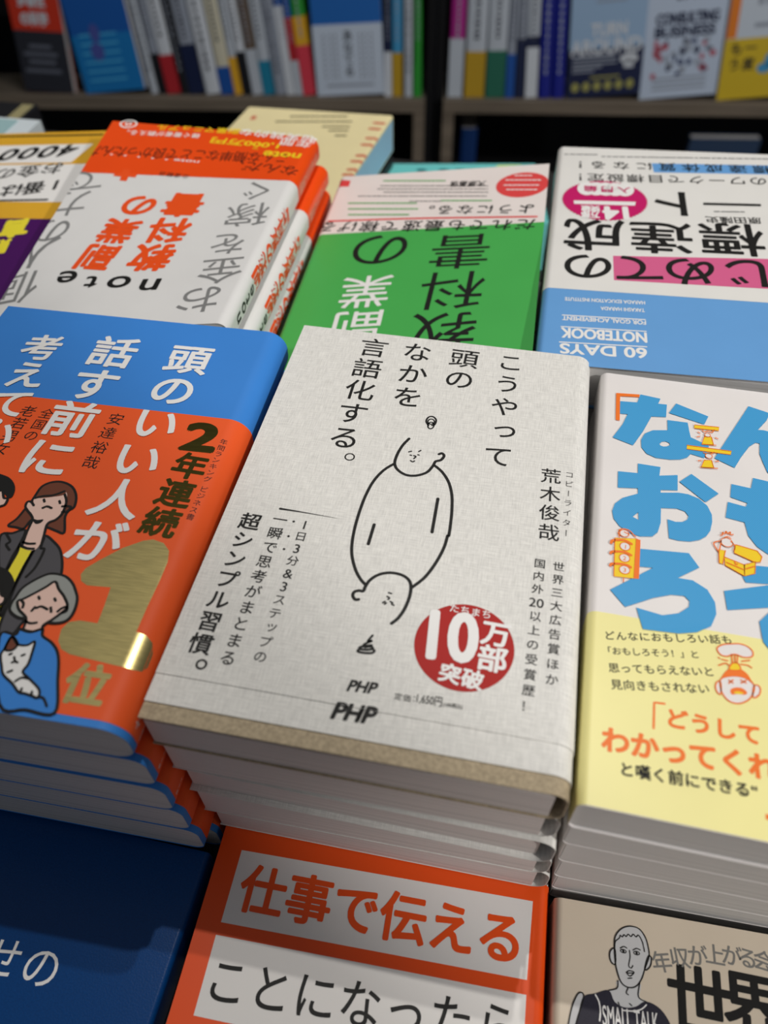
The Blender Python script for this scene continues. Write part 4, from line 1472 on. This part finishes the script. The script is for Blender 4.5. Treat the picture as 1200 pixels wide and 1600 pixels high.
for i, (a, b_, H, cols, lean, lab) in enumerate(LEFT + RIGHT):
    s0, s1 = sh_s(a, 6), sh_s(b_, 6)
    g_ = 'spines on the left shelf' if i < len(LEFT) else 'spines on the right shelf'
    rt, cov, h = standing(lab, s0 + 0.6, s1 - s0 - 1.6, H, 130, cols, -lean, 8.0, False, g_)
    dark = cols[-1][1] in (SW, SG, SLG, SCR)
    marks(rt, cov, h, H, SDK if dark else SG, i, 15, 0.45 if len(cols) > 1 else 0.2, 0.95, 0.22)


def face_out(label, a, b_, H, cols, back=0.05, t0=4, lean=0.0):
    s0, s1 = sh_s(a, t0), sh_s(b_, t0)
    rt, cov, h = standing(label, s0, s1 - s0, H, 18, cols, lean, t0 + H * back * 0.0, True, None, 'book', ZS, back)
    return rt, cov, h


class Front:
    """ink on the front of a face-out book (x from -h to h, z up)"""

    def __init__(s, cov, name, m, y=-0.5):
        s.p = Print(None, name, m, cov)
        s.y = y

    def done(s):
        me = bpy.data.meshes.new(s.p.name)
        me.from_pydata([(x / 1000, (s.y - dz) / 1000, z / 1000) for x, z, dz in s.p.v], [], s.p.f)
        me.materials.append(s.p.m)
        o = bpy.data.objects.new(s.p.name, me)
        COL.objects.link(o)
        o.parent = s.p.par


def rect(pr, x0, x1, z0, z1):
    pr.add([(x0, z0), (x1, z0), (x1, z1), (x0, z1)], [(0, 1, 2, 3)])


# left shelf, face-out
rt, cov, h = face_out('face-out book with a red upper half and black lower half, far left of the shelf', 42, 116, 192, [(0.50, cm('cover_charcoal', (40, 42, 50))), (1, cm('cover_red', (196, 52, 30)))], 0.05, 4, 0.05)
q = Front(cov, 'title_lettering', SW)
q.p.fit_l('多様性', (-h * 0.6, 132), (h * 0.45, 132), 20, 1.0)
q.p.fit_l('の科学', (-h * 0.6, 104), (h * 0.45, 104), 20, 1.0)
q.done()
q = Front(cov, 'cover_photo', cm('cover_photo_grey', (92, 96, 108)))
for i, (zc, k_) in enumerate(((34, 0.8), (48, 0.6), (60, 0.75), (72, 0.5))):
    rect(q.p, -h * k_, h * k_ * 0.8, zc - 3, zc + 3)
q.done()
rt, cov, h = face_out('face-out bright blue book left of the row of spines', 136, 229, 196, [(0.46, cm('cover_cyan', (22, 112, 176))), (1, cm('cover_blue', (22, 84, 160)))], 0.05, 4, -0.09)
q = Front(cov, 'cover_stripes', cm('cover_light_cyan', (70, 160, 206)))
for zc in (20, 34, 48, 62, 76, 90):
    rect(q.p, -h * 0.75, h * 0.5, zc - 2, zc + 1.5)
q.done()
q = Front(cov, 'cover_figure', cm('cover_violet', (70, 80, 150)), -0.7)
q.p.ell_l((-h * 0.2, 92), 9, 14)
q.p.ell_l((-h * 0.25, 64), 12, 14)
q.done()
rt, cov, h = face_out('face-out book with a blue top and white lettered panel between the spines', 497, 601, 206, [(0.53, cm('cover_panel_white', (186, 196, 210))), (1, cm('cover_mid_blue', (30, 96, 170)))], 0.06, 4, -0.05)
q = Front(cov, 'title_lettering', SB)
q.p.char('あ', (0, 92), 18, (1, 0), 0.02)
q.p.char('な', (0, 74), 18, (1, 0), 0.02)
q.p.char('て', (0, 56), 18, (1, 0), 0.02)
q.p.char('る', (0, 38), 18, (1, 0), 0.02)
q.done()
q = Front(cov, 'side_text', SG)
for xx in (-0.7, -0.5, -0.35, 0.35, 0.5, 0.68):
    for i in range(9):
        rect(q.p, h * xx - 2, h * xx + 2, 26 + i * 8, 31 + i * 8)
rect(q.p, -h * 0.7, h * 0.7, 14, 18)
q.done()

# right shelf, face-out
NVC = cm('cover_dark_navy', (16, 26, 62))
rt, cov, h = face_out('face-out navy book with a pale blue upper half on the right shelf', 886, 997, 196, [(0.38, NVC), (1, cm('cover_powder_blue', (142, 168, 196)))], 0.06, 4, -0.09)
q = Front(cov, 'title_lettering', SW)
q.p.fit_l('TURN', (-h * 0.45, 93), (h * 0.5, 93), 18, 0.9)
q.p.fit_l('AROUND', (-h * 0.96, 66), (h * 0.92, 66), 22, 0.9)
q.p.ell_l((h * 0.62, 56), 15, 8)
rect(q.p, h * 0.5, h * 0.75, 42, 56)
q.done()
q = Front(cov, 'cover_dashes', SG)
for zc, a, b_ in ((64, -0.9, 0.2), (59, -0.9, 0.3), (52, -0.9, 0.3), (47, -0.9, -0.1), (41, -0.9, -0.3), (165, -0.8, 0.2), (150, -0.3, 0.4), (143, -0.35, 0.45)):
    rect(q.p, h * a, h * b_, zc - 1.4, zc + 1.4)
q.done()
q = Front(cov, 'cover_emblems', cm('cover_olive', (150, 146, 80)))
for i in range(6):
    q.p.ell_l((-h * 0.8 + i * h * 0.3, 17), 6.5, 7.5, 16)
rect(q.p, -h * 0.4, h * 0.4, 29, 32)
q.done()
rt, cov, h = face_out('face-out white book with black English title and small figures on the right shelf', 998, 1114, 200, [(1, cm('cover_cool_white', (178, 190, 208)))], 0.06, 4, -0.09)
q = Front(cov, 'title_lettering', SNV)
q.p.fit_l('CONSULTING', (-h * 0.75, 112), (h * 0.8, 112), 15, 1.0)
q.p.fit_l('BUSINESS', (-h * 0.75, 93), (h * 0.75, 93), 15, 1.0)
q.p.fit_l('ビジネス', (-h * 0.3, 146), (h * 0.4, 146), 14, 0.6)
q.done()
g = random.Random(8)
fig = [Front(cov, 'cover_figure', cm('fig_red', (170, 76, 92))), Front(cov, 'cover_figure', cm('fig_navy', (40, 52, 92))), Front(cov, 'cover_figure', SG)]
for i in range(42):
    x, zc = g.uniform(-0.8, 0.8) * h, g.uniform(34, 86)
    k = 0 if (abs(x) > 0.45 * h and g.random() < 0.6) else g.choice((1, 2))
    fig[k].p.ell_l((x, zc), g.uniform(3, 6), g.uniform(3, 7), 10)
for q in fig:
    q.done()
q = Front(cov, 'cover_dashes', SG)
for zc in (14, 22, 30):
    rect(q.p, -h * 0.7, h * 0.7, zc - 1.6, zc + 1.6)
q.done()
rt, cov, h = face_out('face-out white and orange book with a yellow lower half at the right end', 1119, 1250, 206, [(0.45, cm('cover_mustard', (198, 168, 32))), (1, cm('cover_pale', (188, 196, 206)))], 0.06, 4, -0.09)
q = Front(cov, 'title_lettering', SB)
for i, ch in enumerate('もう'):
    q.p.char(ch, (-h * 0.72, 78 - i * 24), 20, (1, 0), 0.03)
for i, ch in enumerate('一度'):
    q.p.char(ch, (-h * 0.40, 78 - i * 24), 20, (1, 0), 0.03)
q.done()
q = Front(cov, 'cover_figure', SLB)
q.p.ell_l((-h * 0.02, 46), 12, 8)
q.p.ell_l((h * 0.1, 58), 10, 12)
q.done()
q = Front(cov, 'orange_strip', cm('cover_orange', (214, 118, 30)))
rect(q.p, -h, -h * 0.78, 94, 205)
q.done()
q = Front(cov, 'title_marks', SG)
for i in range(5):
    rect(q.p, -h * 0.4 + i * 13, -h * 0.4 + i * 13 + 8, 140, 152)
rect(q.p, -h * 0.4, 0, 108, 114)
q.done()

# books in the dark lower compartments of the right-hand case
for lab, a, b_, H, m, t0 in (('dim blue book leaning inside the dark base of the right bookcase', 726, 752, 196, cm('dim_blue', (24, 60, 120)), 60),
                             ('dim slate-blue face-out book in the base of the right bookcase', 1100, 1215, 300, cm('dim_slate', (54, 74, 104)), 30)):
    s0, s1 = sh_s(a, t0), sh_s(b_, t0)
    zb_ = FLOOR_Z + 84.5
    Hh = ZS - 22 - zb_ - (40 if H < 250 else 6)
    standing(lab, s0, s1 - s0, min(Hh, 330), 20 if H > 250 else 130, [(1, m)], 0.0, t0, H > 250, None, 'book', zb_)
